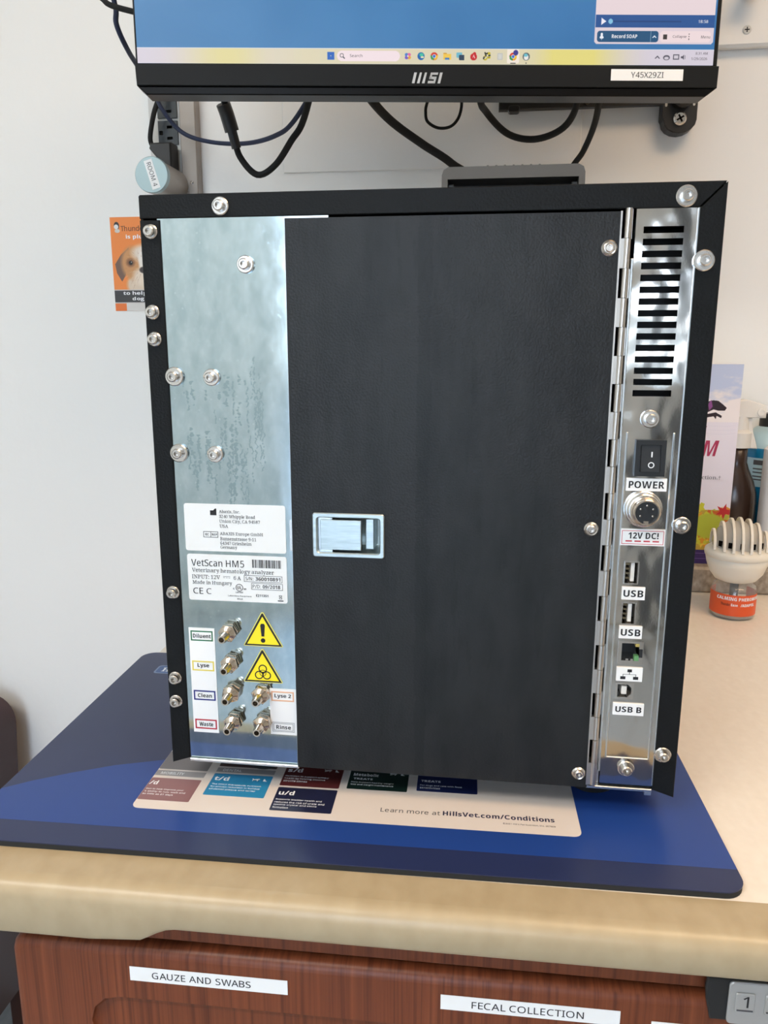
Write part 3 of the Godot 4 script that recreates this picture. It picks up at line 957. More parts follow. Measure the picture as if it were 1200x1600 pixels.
# rectangular frame of line width t, outer size w x h, lying just above z
func ring(w: float, h: float, t: float, z: float) -> ArrayMesh:
	return MB.new().plate(-w / 2, -h / 2, w / 2, h / 2, z, z + 0.0001, [[-w / 2 + t, -h / 2 + t, w / 2 - t, h / 2 - t]]).done()


func latch(A: Node3D) -> void:
	var n := group_part(A, "paddle_latch", Vector3(-0.0402, 0.1591, 0.0012))
	# rim with rounded corners: outer and inner outlines bridged
	var m := MB.new()
	var o := MB.rect(0.0435, 0.0272, 0.0016, 4)
	var i1 := MB.rect(0.0392, 0.0227, 0.0022, 4)
	var rings := [[o, -0.0004], [o, 0.0010], [MB.inset(o, 0.0005), 0.0015], [i1, 0.0015], [MB.inset(i1, 0.0006), 0.0008], [MB.inset(i1, 0.0009), -0.0190]]
	for k in rings.size() - 1:
		m.sg = 40 + k
		for a in o.size():
			var b := (a + 1) % o.size()
			var lo: PackedVector2Array = rings[k][0]
			var hi: PackedVector2Array = rings[k + 1][0]
			m.quad(Vector3(lo[a].x, lo[a].y, rings[k][1]), Vector3(lo[b].x, lo[b].y, rings[k][1]), Vector3(hi[b].x, hi[b].y, rings[k + 1][1]), Vector3(hi[a].x, hi[a].y, rings[k + 1][1]))
	m.sg = -1
	m.cap(rings[-1][0], -0.0190, true)
	part(n, "rim", m.done(), M.brushed_steel)
	part(n, "paddle", MB.new().span(Vector3(-0.0170, -0.0090, -0.0042), Vector3(0.0078, 0.0094, 0.0012), 0.0003).done(), M.brushed_steel)
	part(n, "finger_step", MB.new().span(Vector3(0.0100, -0.0090, -0.0188), Vector3(0.0150, 0.0098, -0.0030), 0.0004).done(), M.brushed_steel)


func stickers(A: Node3D) -> void:
	var z := -0.0008
	# address label; places are in millimetres from its upper left corner
	var a := part(A, "address_label", MB.new().slab(MB.rect(0.0640, 0.0300, 0.0015), 0, 0.0002, 0.0, true).done(), M.sticker_clear)
	a.position = Vector3(-0.1112, 0.1608, z)
	for l in [["Abaxis, Inc.", 22.4, 35.6, 4.8, 2.3], ["3240 Whipple Road", 22.4, 45.0, 8.0, 2.7], ["Union City, CA 94587", 22.4, 48.0, 11.0, 2.7], ["USA", 22.4, 27.8, 13.8, 2.0], ["ABAXIS Europe GmbH", 22.4, 49.6, 18.8, 2.6], ["Bunsenstrasse 9-11", 22.4, 45.2, 21.8, 2.1], ["64347 Griesheim", 22.4, 42.2, 24.6, 2.1], ["Germany", 22.4, 33.0, 27.5, 2.6]]:
		line(a, l, 64.0, 30.0, "serif", M.ink)
	part(a, "factory_symbol", MB.new().at(-0.0133, 0.0099, 0).slab(PackedVector2Array([Vector2(-0.0020, -0.0020), Vector2(0.0020, -0.0020), Vector2(0.0020, 0.0022), Vector2(0.0012, 0.0022), Vector2(0.0012, 0.0), Vector2(0.0, 0.0010), Vector2(0.0, 0.0), Vector2(-0.0010, 0.0010), Vector2(-0.0010, 0.0), Vector2(-0.0020, 0.0010)]), 0.0002, 0.0003).done(), M.ink)
	var rf := part(a, "representative_frame", ring(0.0094, 0.0038, 0.0003, 0.0002), M.ink)
	rf.position = Vector3(-0.0155, -0.0043, 0)
	part(a, "frame_divider", MB.new().at(-0.0155, -0.0043, 0).slab(MB.rect(0.0003, 0.0038), 0.0002, 0.0003).done(), M.ink)
	letters(a, "EC", Vector3(-0.0178, -0.0043, 0.0003), 0.0022, 0.0013, M.soft_ink, "bold")
	letters(a, "REP", Vector3(-0.0131, -0.0043, 0.0003), 0.0034, 0.0013, M.soft_ink, "bold")

	var v := part(A, "type_label", MB.new().slab(MB.rect(0.0636, 0.0300, 0.0015), 0, 0.0002, 0.0, true).done(), M.sticker_clear)
	v.position = Vector3(-0.1110, 0.1287, z)
	line(v, ["VetScan HM5", 2.6, 36.6, 5.6, 4.4], 63.6, 30.0, "sans", M.ink)
	line(v, ["Veterinary hematology analyzer", 2.8, 55.4, 10.7, 3.4], 63.6, 30.0, "serif", M.ink)
	line(v, ["INPUT: 12V", 2.6, 20.8, 14.6, 2.5], 63.6, 30.0, "serif", M.ink)
	line(v, ["6 A", 29.6, 34.2, 14.6, 2.5], 63.6, 30.0, "serif", M.ink)
	line(v, ["Made in Hungary", 2.8, 28.4, 18.6, 3.1], 63.6, 30.0, "serif", M.ink)
	line(v, ["S/N:", 37.2, 42.2, 14.7, 2.1], 63.6, 30.0, "sans", M.soft_ink)
	line(v, ["360010891", 43.6, 59.4, 14.7, 2.3], 63.6, 30.0, "bold", M.soft_ink)
	line(v, ["P/D:", 41.6, 46.8, 19.6, 2.2], 63.6, 30.0, "sans", M.soft_ink)
	line(v, ["09/2018", 48.0, 59.2, 19.6, 2.3], 63.6, 30.0, "bold", M.soft_ink)
	line(v, ["CE", 3.0, 9.4, 23.9, 3.9], 63.6, 30.0, "sans", M.ink)
	line(v, ["C", 11.6, 14.8, 23.9, 3.7], 63.6, 30.0, "sans", M.soft_ink)
	line(v, ["UL", 31.6, 34.4, 20.8, 2.0], 63.6, 30.0, "bold", M.soft_ink)
	line(v, ["c", 28.9, 30.0, 21.6, 1.0], 63.6, 30.0, "bold", M.soft_ink)
	line(v, ["us", 35.8, 37.4, 21.6, 1.0], 63.6, 30.0, "bold", M.soft_ink)
	line(v, ["LISTED", 30.6, 35.2, 23.9, 0.9], 63.6, 30.0, "bold", M.soft_ink)
	line(v, ["Laboratory Equipment", 25.6, 40.6, 26.4, 1.2], 63.6, 30.0, "sans", M.soft_ink)
	line(v, ["91LK", 31.4, 35.0, 28.2, 0.9], 63.6, 30.0, "bold", M.soft_ink)
	line(v, ["E211351", 43.6, 51.4, 25.5, 1.5], 63.6, 30.0, "bold", M.soft_ink)
	part(v, "approval_ring", MB.new().at(0.0012, -0.0058, 0).lathe([Vector2(0.0020, 0.0002), Vector2(0.0024, 0.0002), Vector2(0.0024, 0.0003), Vector2(0.0020, 0.0003), Vector2(0.0020, 0.0002)], 24).done(), M.soft_ink)
	for f in [[48.4, 14.7, 24.4, 4.2], [50.8, 19.6, 20.0, 4.2]]:
		var r := part(v, "number_frame", ring(f[2] / 1000.0, f[3] / 1000.0, 0.00025, 0.0002), M.soft_ink)
		r.position = Vector3(f[0] / 1000.0 - 0.0318, 0.0150 - f[1] / 1000.0, 0)
	for k in 3:
		part(v, "current_mark", MB.new().at(-0.0318 + 0.0234 + k * 0.0017, 0.0150 - 0.0148, 0).slab(MB.rect(0.0011, 0.0002), 0.0002, 0.0003).done(), M.soft_ink)
	part(v, "current_mark", MB.new().at(-0.0318 + 0.0251, 0.0150 - 0.0139, 0).slab(MB.rect(0.0045, 0.0002), 0.0002, 0.0003).done(), M.soft_ink)
	var bar := MB.new()
	var bx := 0.0
	while bx < 18.6:
		var w := rng.randf_range(0.2, 0.75)
		bar.at(-0.0318 + 0.0418 + (bx + w / 2) / 1000.0, 0.0150 - 0.0050, 0).slab(MB.rect(w / 1000.0, 0.0052), 0.0002, 0.0003)
		bx += w + rng.randf_range(0.15, 0.6)
	part(v, "barcode", bar.done(), M.ink)
	# crossed-out bin
	var bn := MB.new()
	for q in [[0.0, 0.0, 0.0026, 0.00022, 0.85], [0.0, 0.0, 0.0026, 0.00022, -0.85], [0.0, 0.0012, 0.0020, 0.0003, 0.0], [-0.0007, 0.0, 0.0022, 0.0002, 1.4], [0.0007, 0.0, 0.0022, 0.0002, -1.4], [0.0, -0.0012, 0.0012, 0.0002, 0.0], [0.0, -0.0022, 0.0036, 0.0007, 0.0]]:
		bn.at(0.0274 + q[0], -0.0112 + q[1], 0, Basis(Vector3.BACK, q[4])).slab(MB.rect(q[2], q[3]), 0.0002, 0.0003)
	part(v, "bin_symbol", bn.done(), M.soft_ink)

	# strips naming the tube connections
	var s1 := part(A, "connection_label", MB.new().slab(MB.rect(0.0170, 0.0722), 0, 0.0002).done(), M.sticker_white)
	s1.position = Vector3(-0.1359, 0.0589, z)
	for q in [["Diluent", 0.0308, M.border_green, 0.0008], ["Lyse", 0.0104, M.border_yellow, 0.0009], ["Clean", -0.0100, M.border_blue, 0.0009], ["Waste", -0.0302, M.border_red, 0.0009]]:
		var f := part(s1, "name_frame", ring(0.0146, 0.0068, q[3], 0.0002), q[2])
		f.position = Vector3(0.0, q[1], 0)
		letters(s1, q[0], Vector3(0.0001, q[1], 0.0003), 0.0118 if q[0] == "Diluent" else (0.0094 if q[0] != "Lyse" else 0.0078), 0.0034 if q[0] == "Lyse" else 0.0028, M.ink, "bold")
	var s2 := part(A, "connection_label", MB.new().slab(MB.rect(0.0178, 0.0318), 0, 0.0002).done(), M.sticker_white)
	s2.position = Vector3(-0.0837, 0.0406, z)
	var f2 := part(s2, "name_frame", ring(0.0148, 0.0068, 0.0009, 0.0002), M.border_peach)
	f2.position = Vector3(-0.0004, 0.0107, 0)
	letters(s2, "Lyse 2", Vector3(-0.0003, 0.0107, 0.0003), 0.0108, 0.0033, M.ink, "bold")
	for g in [[0.0144, 0.0066], [0.0128, 0.0050]]:
		var r := part(s2, "name_frame", ring(g[0], g[1], 0.0002, 0.0002), M.soft_ink)
		r.position = Vector3(-0.0004, -0.0106, 0)
	letters(s2, "Rinse", Vector3(-0.0003, -0.0106, 0.0003), 0.0096, 0.0028, M.ink, "bold")

	# warning triangles
	for t in [[-0.0957, 0.0944, "!"], [-0.0965, 0.0699, "b"]]:
		var o := PackedVector2Array([Vector2(-0.0128, -0.0092), Vector2(-0.0122, -0.0098), Vector2(0.0122, -0.0098), Vector2(0.0128, -0.0092), Vector2(0.0007, 0.0128), Vector2(-0.0007, 0.0128)])
		var n := part(A, "warning_sign", MB.new().slab(o, 0, 0.0002).done(), M.pale_yellow, "yellow and black warning triangle")
		n.position = Vector3(t[0], t[1], z)
		part(n, "black_border", MB.new().slab(PackedVector2Array([Vector2(-0.0122, -0.0093), Vector2(0.0122, -0.0093), Vector2(0.0004, 0.0122), Vector2(-0.0004, 0.0122)]), 0.0002, 0.00028).done(), M.ink)
		part(n, "yellow_field", MB.new().slab(PackedVector2Array([Vector2(-0.0104, -0.0083), Vector2(0.0104, -0.0083), Vector2(0.0, 0.0101)]), 0.00028, 0.00036).done(), M.warning_yellow)
		if t[2] == "!":
			part(n, "exclamation_mark", MB.new().slab(PackedVector2Array([Vector2(-0.0009, -0.0030), Vector2(0.0009, -0.0030), Vector2(0.0015, 0.0042), Vector2(0.0010, 0.0054), Vector2(-0.0010, 0.0054), Vector2(-0.0015, 0.0042)]), 0.00036, 0.00044).at(0, -0.0057, 0).slab(MB.ngon(0.0015, 16), 0.00036, 0.00044).done(), M.ink)
		else:
			var bh := MB.new()
			for k in 3:
				var an := PI / 2 + k * TAU / 3
				bh.at(cos(an) * 0.0029, -0.0032 + sin(an) * 0.0029, 0)
				bh.lathe([Vector2(0.0021, 0.00036), Vector2(0.0028, 0.00036), Vector2(0.0028, 0.00044), Vector2(0.0021, 0.00044), Vector2(0.0021, 0.00036)], 24)
			bh.at(0, -0.0032, 0).lathe([Vector2(0.0018, 0.00036), Vector2(0.0022, 0.00036), Vector2(0.0022, 0.00044), Vector2(0.0018, 0.00044), Vector2(0.0018, 0.00036)], 24)
			bh.slab(MB.ngon(0.0008, 12), 0.00036, 0.00044)
			part(n, "biohazard_symbol", bh.done(), M.ink)


func line(n: Node3D, l: Array, w: float, h: float, font: String, m: Material) -> void:
	letters(n, l[0], Vector3(((l[1] + l[2]) / 2 - w / 2) / 1000.0, (h / 2 - l[3]) / 1000.0, 0.0003), (l[2] - l[1]) / 1000.0, l[4] / 1000.0, m, font)


func fittings(A: Node3D) -> void:
	for p in [[-0.1172, 0.0941], [-0.1168, 0.0733], [-0.1168, 0.0531], [-0.1164, 0.0330], [-0.0973, 0.0534], [-0.0971, 0.0334]]:
		var n := group_part(A, "tube_fitting", Vector3(p[0], p[1], -0.0009))
		n.rotation.z = rng.randf_range(-0.4, 0.4)
		part(n, "lock_nut", MB.new().slab(MB.ngon(0.0057, 6, 0.2), 0.0, 0.0022, 0.0004).done(), M.nickel)
		part(n, "hex_body", MB.new().slab(MB.ngon(0.0060, 6), 0.0026, 0.0062, 0.0006).done(), M.nickel)
		part(n, "barb", MB.new().lathe([Vector2(0.0050, 0.0060), Vector2(0.0032, 0.0075), Vector2(0.0026, 0.0080), Vector2(0.0026, 0.0105), Vector2(0.0031, 0.0108), Vector2(0.0026, 0.0135), Vector2(0.0030, 0.0138), Vector2(0.0024, 0.0165), Vector2(0.0016, 0.0165), Vector2(0.0016, 0.0020), Vector2(0, 0.0020)], 20).done(), M.nickel)


# ---------------------------------------------------------------- counter mat
func mat_on_counter() -> void:
	var n := thing("counter_mat", "large blue printed counter mat lying under the black analyser", "mat", Vector3(-0.0445, TOP + 0.0012, -0.075), 0.02094)
	var lay := Basis(Vector3.RIGHT, -PI / 2)
	mat("mat_foam", c8(34, 36, 36), 0.85)
	mat("mat_navy", c8(36, 46, 84), 0.36)
	mat("mat_blue", c8(30, 64, 136), 0.36)
	mat("card_cream", c8(218, 208, 200), 0.4)
	var edge := MB.rect(0.455, 0.2848, 0.0125, 8)
	for i in edge.size():
		edge[i] += Vector2(0, -0.0009)
	part(n, "foam_backing", MB.new().at(0, 0, 0, lay).slab(MB.inset(edge, 0.0002), -0.0010, 0.0026, 0.0, true).done(), M.mat_foam, "black foam backing")
	part(n, "printed_sheet", MB.new().at(0, 0, 0, lay).slab(edge, 0.0024, 0.0030, 0.0, true).done(), M.mat_navy)
	# brighter blue field: straight towards the front, a long curve towards the back
	var f := PackedVector2Array([Vector2(-0.2274, -0.1235), Vector2(0.2274, -0.1235), Vector2(0.2274, 0.118)])
	for p in [[0.150, 0.066], [0.050, 0.020], [-0.050, -0.017], [-0.1324, -0.0452], [-0.1658, -0.0565], [-0.1917, -0.0693], [-0.2120, -0.0810], [-0.2274, -0.0920]]:
		f.append(Vector2(p[0], p[1]))
	part(n, "blue_field", MB.new().at(0, 0, 0, lay).slab(f, 0.0030, 0.00304).done(), M.mat_blue)
	var card := MB.rect(0.2796, 0.2035, 0.005, 5)
	for i in card.size():
		card[i] += Vector2(0.0060, -0.1035 + 0.10175)
	part(n, "white_field", MB.new().at(0, 0, 0, lay).slab(card, 0.00304, 0.00310).done(), M.card_cream, "cream field with coloured tiles")
	# tiles: x0, x1, z0, z1 in millimetres
	var tiles := [
		[-133.7, -99.4, 68.6, 94.2, c8(136, 98, 100), "/d", [-133.0, -127.4, 74.3, 4.6], ["tion to help improve your", "'s ability to run, walk and", "as little as 21 days"], [-132.6, -103.0, 82.0, 2.9], "dog"],
		[-93.4, -52.8, 59.0, 84.8, c8(44, 132, 178), "t/d", [-91.6, -81.6, 64.8, 4.8], ["The ONLY therapeutic nutrition", "for proven reduction in buildup", "of dental plaque and tartar"], [-91.4, -58.0, 72.0, 2.9], "both"],
		[-46.4, -6.5, 42.6, 68.7, c8(92, 40, 40), "s/d", [-44.4, -34.4, 49.4, 4.8], ["Nutrition to support urinary", "health by helping dissolve", "struvite stones"], [-44.8, -14.0, 57.0, 2.9], "both"],
		[-46.2, -6.7, 70.7, 96.8, c8(30, 34, 62), "u/d", [-44.4, -34.2, 77.0, 4.8], ["Supports bladder health and", "reduces the risk of urate and", "cystine crystal and stone", "formation"], [-44.8, -12.6, 84.6, 2.9], "dog"],
		[-1.5, 38.4, 42.0, 67.7, c8(20, 42, 38), "Metabolic", [1.0, 18.0, 50.0, 3.4], ["Help support healthy weight", "loss and weight maintenance"], [0.6, 31.0, 59.4, 2.9], "both"],
		[44.5, 84.3, 40.0, 65.4, c8(24, 36, 84), "TREATS", [47.0, 60.0, 53.2, 2.2], ["For dogs and cats with food", "sensitivities"], [46.6, 76.0, 58.4, 2.9], ""],
		[-133.7, -99.4, 34.0, 57.4, c8(118, 112, 112), "", [], [], [], ""],
		[-93.4, -52.8, 22.0, 49.8, c8(70, 48, 50), "", [], [], [], ""]]
	for t in tiles:
		var m := mat("tile_ink", t[4], 0.36)
		var w: float = (t[1] - t[0]) / 1000.0
		var h: float = (t[3] - t[2]) / 1000.0
		var cx: float = (t[1] + t[0]) / 2000.0
		var cz: float = (t[3] + t[2]) / 2000.0
		var o := part(n, "printed_tile", MB.new().at(cx, 0, cz, lay).slab(MB.rect(w, h, 0.0008, 2), 0.00310, 0.00314).done(), m)
		if t[5] != "":
			var q: Array = t[6]
			letters(o, t[5], Vector3((q[0] + q[1]) / 2000.0, 0.00317, q[2] / 1000.0), (q[1] - q[0]) / 1000.0, q[3] / 1000.0, M.white_ink, "bold", lay)
		for k in t[7].size():
			var b: Array = t[8]
			var full: float = b[1] - b[0]
			var share: float = minf(1.0, t[7][k].length() / 29.0) if t[7].size() > 1 else 1.0
			letters(o, t[7][k], Vector3((b[0] + full * share / 2) / 1000.0, 0.00317, (b[2] + k * b[3]) / 1000.0), full * share / 1000.0, 0.0019, M.white_ink, "sans", lay)
		if t[9] != "":
			var dog := PackedVector2Array([Vector2(-3.0, -2.0), Vector2(-2.4, -2.0), Vector2(-2.2, -0.4), Vector2(0.8, -0.4), Vector2(1.0, -2.0), Vector2(1.6, -2.0), Vector2(1.8, 0.2), Vector2(3.2, 0.8), Vector2(3.0, 1.6), Vector2(2.0, 2.0), Vector2(1.2, 1.2), Vector2(-2.2, 1.0), Vector2(-3.6, 2.2), Vector2(-3.0, 0.4)])
			var spot := Vector2(cx + w / 2 - (0.0070 if t[9] == "dog" else 0.0105), cz - h / 2 + 0.0052)
			for i in dog.size():
				dog[i] = dog[i] * 0.00078 * (-1.0 if t[9] == "dog" else 1.0)
			part(o, "dog_symbol", MB.new().at(spot.x, 0, spot.y, lay * (Basis(Vector3.UP, PI) if t[9] == "dog" else Basis())).slab(PackedVector2Array(dog) if t[9] != "dog" else turned(dog), 0.00316, 0.00318).done(), M.white_ink)
			if t[9] == "both":
				var cat := PackedVector2Array([Vector2(-1.6, -1.7), Vector2(1.9, -1.7), Vector2(1.4, -1.0), Vector2(0.9, -1.2), Vector2(0.4, 0.2), Vector2(-0.4, 0.8), Vector2(-0.4, 2.0), Vector2(-0.9, 1.5), Vector2(-1.3, 2.0), Vector2(-1.5, 0.9)])
				for i in cat.size():
					cat[i] = cat[i] * 0.00078
				part(o, "cat_symbol", MB.new().at(spot.x + 0.0062, 0, spot.y, lay).slab(cat, 0.00316, 0.00318).done(), M.white_ink)
	mat("bar_grey", c8(150, 146, 146), 0.36)
	for b in [[-133.7, -99.2, 59.2, 65.6, "MOBILITY", -130.0, -114.0], [-93.4, -52.8, 51.6, 57.0, "DENTAL", -89.0, -76.0]]:
		var o := part(n, "heading_bar", MB.new().at((b[0] + b[1]) / 2000.0, 0, (b[2] + b[3]) / 2000.0, lay).slab(MB.rect((b[1] - b[0]) / 1000.0, (b[3] - b[2]) / 1000.0), 0.00310, 0.00314).done(), M.bar_grey)
		letters(o, b[4], Vector3((b[5] + b[6]) / 2000.0, 0.00317, (b[2] + b[3]) / 2000.0), (b[6] - b[5]) / 1000.0, 0.0028, M.white_ink, "sans", lay)
	letters(n, "Learn more at", Vector3(0.0422, 0.00313, 0.0888), 0.0372, 0.0042, M.soft_ink, "sans", lay)
	letters(n, "HillsVet.com/Conditions", Vector3(0.0968, 0.00313, 0.0882), 0.0684, 0.0047, mat("navy_ink", c8(30, 34, 66), 0.5), "bold", lay)
	letters(n, "©2021 Hill's Pet Nutrition, Inc. 267609", Vector3(0.1152, 0.00313, 0.0950), 0.0316, 0.0016, M.soft_ink, "sans", lay)
	letters(n, "TREATS", Vector3(0.0080, 0.00320, 0.0552), 0.0130, 0.0020, M.white_ink, "bold", lay)
	# shield badge in the far left corner
	part(n, "badge", MB.new().at(-0.184, 0, -0.104, lay).slab(MB.rect(0.036, 0.0170, 0.003, 3), 0.0030, 0.00304).done(), mat("badge_rim", c8(120, 140, 176), 0.4))
	part(n, "badge_field", MB.new().at(-0.184, 0, -0.104, lay).slab(MB.rect(0.0330, 0.0140, 0.0024, 3), 0.00304, 0.00308).done(), mat("badge_blue", c8(60, 92, 146), 0.4))
	letters(n, "Hill's", Vector3(-0.184, 0.00311, -0.104), 0.024, 0.0085, M.white_ink, "serif_bold", lay)


func turned(p: PackedVector2Array) -> PackedVector2Array:
	# back to the right way up after the half turn of the symbol, facing the other way
	var o := PackedVector2Array()
	for i in range(p.size() - 1, -1, -1):
		o.append(Vector2(p[i].x, -p[i].y))
	return o


# ---------------------------------------------------------------- pictures for flat prints and the screen
func fill_poly(im: Image, pts: PackedVector2Array, c: Color) -> void:
	var r := Rect2(pts[0], Vector2.ZERO)
	for p in pts:
		r = r.expand(p)
	for y in range(maxi(0, int(r.position.y)), mini(im.get_height(), int(r.end.y) + 2)):
		for x in range(maxi(0, int(r.position.x)), mini(im.get_width(), int(r.end.x) + 2)):
			if Geometry2D.is_point_in_polygon(Vector2(x + 0.5, y + 0.5), pts):
				im.set_pixel(x, y, im.get_pixel(x, y).lerp(c, c.a))

func fill_oval(im: Image, cx: float, cy: float, rx: float, ry: float, c: Color, soft := 0.08) -> void:
	for y in range(maxi(0, int(cy - ry)), mini(im.get_height(), int(cy + ry) + 2)):
		for x in range(maxi(0, int(cx - rx)), mini(im.get_width(), int(cx + rx) + 2)):
			var d := Vector2((x + 0.5 - cx) / rx, (y + 0.5 - cy) / ry).length()
			var k := clampf((1.0 - d) / soft, 0, 1) * c.a
			if k > 0:
				im.set_pixel(x, y, im.get_pixel(x, y).lerp(Color(c.r, c.g, c.b), k))

func fill_round(im: Image, x0: float, y0: float, x1: float, y1: float, r: float, c: Color) -> void:
	var o := MB.rect(x1 - x0, y1 - y0, maxf(r, 0.5), 4)
	for i in o.size():
		o[i] += Vector2((x0 + x1) / 2, (y0 + y1) / 2)
	fill_poly(im, o, c)


# ---------------------------------------------------------------- monitor
func screen_picture() -> ImageTexture:
	# 2.5 pixels a millimetre; only the lower rows are worked out
	var W := 1318
	var H := 741
	var im := Image.create(W, H, false, Image.FORMAT_RGBA8)
	var n := noise(0.004, 71, 2)
	im.fill(c8(58, 122, 172))
	for y in range(H - 130, H):
		for x in W:
			var t := float(x) / W
			var v := n.get_noise_2d(x, y) * 0.02
			im.set_pixel(x, y, Color(0.27 - 0.06 * t + v, 0.50 - 0.05 * t + v, 0.70 - 0.03 * t + v))
	# taskbar with a yellow wash in two places
	var bar := H - 33
	for y in range(bar, H):
		for x in W:
			var t := float(x) / W
			var k := exp(-pow((t - 0.155) / 0.075, 2)) * 0.75 + exp(-pow((t - 0.755) / 0.05, 2)) * 0.95 + 0.42 * smoothstep(0.2, 0.3, t) * (1.0 - smoothstep(0.80, 0.9, t))
			im.set_pixel(x, y, c8(212, 204, 216).lerp(c8(226, 214, 128), clampf(k, 0, 1)))
	for x in W:
		im.set_pixel(x, bar, c8(240, 236, 240))
	var mid := H - 17.0
	# start button: four squares
	for q in [[-1, -1], [1, -1], [-1, 1], [1, 1]]:
		fill_round(im, 441 + q[0] * 4.4 - 3.9, mid + q[1] * 4.4 - 3.9, 441 + q[0] * 4.4 + 3.9, mid + q[1] * 4.4 + 3.9, 0.6, c8(36, 98, 186))
	fill_round(im, 455, mid - 11, 599, mid + 11, 11, c8(240, 222, 226))
	fill_oval(im, 466, mid - 1, 4.6, 4.6, c8(60, 60, 66))
	fill_oval(im, 466, mid - 1, 3.2, 3.2, c8(240, 222, 226))
	fill_poly(im, PackedVector2Array([Vector2(468, mid + 2), Vector2(470, mid + 1), Vector2(473, mid + 5), Vector2(472, mid + 6)]), c8(60, 60, 66))
	# row of programme symbols
	var x0 := 617.0
	var dx := 30.1
	for q in [[-3, -3, c8(60, 120, 200)], [3, -3, c8(220, 100, 160)], [3, 3, c8(230, 160, 50)], [-3, 3, c8(110, 80, 190)]]:
		fill_oval(im, x0 + q[0], mid + q[1], 4.6, 4.0, q[2], 0.3)
	fill_oval(im, x0, mid, 2.4, 2.0, c8(232, 220, 200))
	fill_oval(im, x0 + dx, mid, 8.4, 8.4, c8(24, 96, 168))
	fill_oval(im, x0 + dx + 1, mid - 3, 6.2, 4.2, c8(70, 190, 160), 0.4)
	fill_oval(im, x0 + dx + 3, mid + 2, 4.4, 2.4, c8(222, 214, 176))
	for q in [[x0 + 2 * dx, 0], [x0 + 8 * dx, 1]]:
		if q[1]:
			fill_round(im, q[0] - 14, mid - 15, q[0] + 14, mid + 14, 3, c8(240, 228, 214))
		fill_oval(im, q[0], mid, 8.6, 8.6, c8(206, 60, 46))
		fill_poly(im, PackedVector2Array([Vector2(q[0] - 8.6, mid - 2), Vector2(q[0], mid), Vector2(q[0] - 1, mid + 8.6), Vector2(q[0] - 7, mid + 6)]), c8(50, 146, 78))
		fill_poly(im, PackedVector2Array([Vector2(q[0] + 8.6, mid - 3), Vector2(q[0] + 8, mid + 4), Vector2(q[0], mid + 8.6), Vector2(q[0] + 1, mid)]), c8(240, 190, 40))
		fill_oval(im, q[0], mid, 4.4, 4.4, c8(240, 240, 240))
		fill_oval(im, q[0], mid, 3.4, 3.4, c8(60, 110, 200))
	fill_oval(im, x0 + 8 * dx + 6, mid - 8, 6.0, 6.0, c8(62, 58, 140))
	fill_round(im, x0 + 8 * dx - 6, mid + 13, x0 + 8 * dx + 6, mid + 14.6, 0.6, c8(80, 80, 84))
	fill_round(im, x0 + 3 * dx - 9, mid - 7, x0 + 3 * dx - 1, mid - 3, 1, c8(208, 150, 40))
	fill_round(im, x0 + 3 * dx - 9, mid - 5, x0 + 3 * dx + 9, mid + 7, 1, c8(238, 196, 80))
	fill_round(im, x0 + 3 * dx - 5, mid + 3, x0 + 3 * dx + 5, mid + 7, 1, c8(60, 120, 190))
	fill_round(im, x0 + 4 * dx - 9, mid - 8, x0 + 4 * dx + 4, mid + 3, 1, c8(110, 180, 200))
	fill_round(im, x0 + 4 * dx - 3, mid - 3, x0 + 4 * dx + 9, mid + 8, 1, c8(44, 62, 84))
	fill_oval(im, x0 + 5 * dx, mid + 1, 8.0, 7.6, c8(196, 34, 40))
	fill_oval(im, x0 + 5 * dx + 2, mid - 5, 4.0, 4.0, c8(196, 34, 40))
	fill_poly(im, PackedVector2Array([Vector2(x0 + 5 * dx - 3, mid + 4), Vector2(x0 + 5 * dx, mid - 4), Vector2(x0 + 5 * dx + 4, mid + 4), Vector2(x0 + 5 * dx + 2, mid + 4), Vector2(x0 + 5 * dx, mid)]), c8(240, 210, 210))
	for k in 26:
		var px := x0 + 6 * dx + rng.randf_range(-8, 8)
		var py := mid + rng.randf_range(-8, 8)
		fill_round(im, px - 1.6, py - 1.6, px + 1.6, py + 1.6, 0.5, c8(40, 44, 36) if k % 2 else c8(196, 180, 40))
	fill_round(im, x0 + 7 * dx - 6, mid - 7, x0 + 7 * dx + 6, mid + 7, 1, c8(190, 190, 186))
	fill_round(im, x0 + 7 * dx - 4, mid - 5, x0 + 7 * dx + 4, mid + 5, 1, c8(206, 206, 200))
	fill_oval(im, x0 + 9 * dx, mid, 8.6, 8.6, c8(90, 100, 104))
	fill_oval(im, x0 + 9 * dx, mid + 1.4, 5.6, 6.0, c8(236, 232, 226))
	fill_oval(im, x0 + 9 * dx - 1, mid - 3, 4.6, 3.6, c8(110, 190, 206))
	fill_oval(im, x0 + 9 * dx, mid + 13.6, 1.4, 1.4, c8(80, 80, 84))
	# notification area
	var grey := c8(86, 84, 96)
	fill_poly(im, PackedVector2Array([Vector2(1183, mid + 3), Vector2(1189, mid - 3), Vector2(1195, mid + 3), Vector2(1193, mid + 3), Vector2(1189, mid - 0.5), Vector2(1185, mid + 3)]), grey)
	fill_oval(im, 1210, mid + 1, 8, 5.6, grey)
	fill_oval(im, 1210, mid + 2, 5.6, 3.2, c8(206, 200, 210))
	fill_round(im, 1225, mid - 6, 1239, mid + 5, 1.4, grey)
	fill_round(im, 1227, mid - 4, 1237, mid + 3, 1, c8(206, 200, 210))
	fill_poly(im, PackedVector2Array([Vector2(1243, mid - 2), Vector2(1246, mid - 2), Vector2(1250, mid - 5), Vector2(1250, mid + 5), Vector2(1246, mid + 2), Vector2(1243, mid + 2)]), grey)
	fill_round(im, 1252, mid - 4, 1253.4, mid + 4, 0.5, grey)
	# recording window at the right
	fill_round(im, 1042, 300, 1314, H - 44, 7, c8(222, 206, 214))
	im.fill_rect(Rect2i(1043, 300, 271, 341), c8(230, 212, 216))
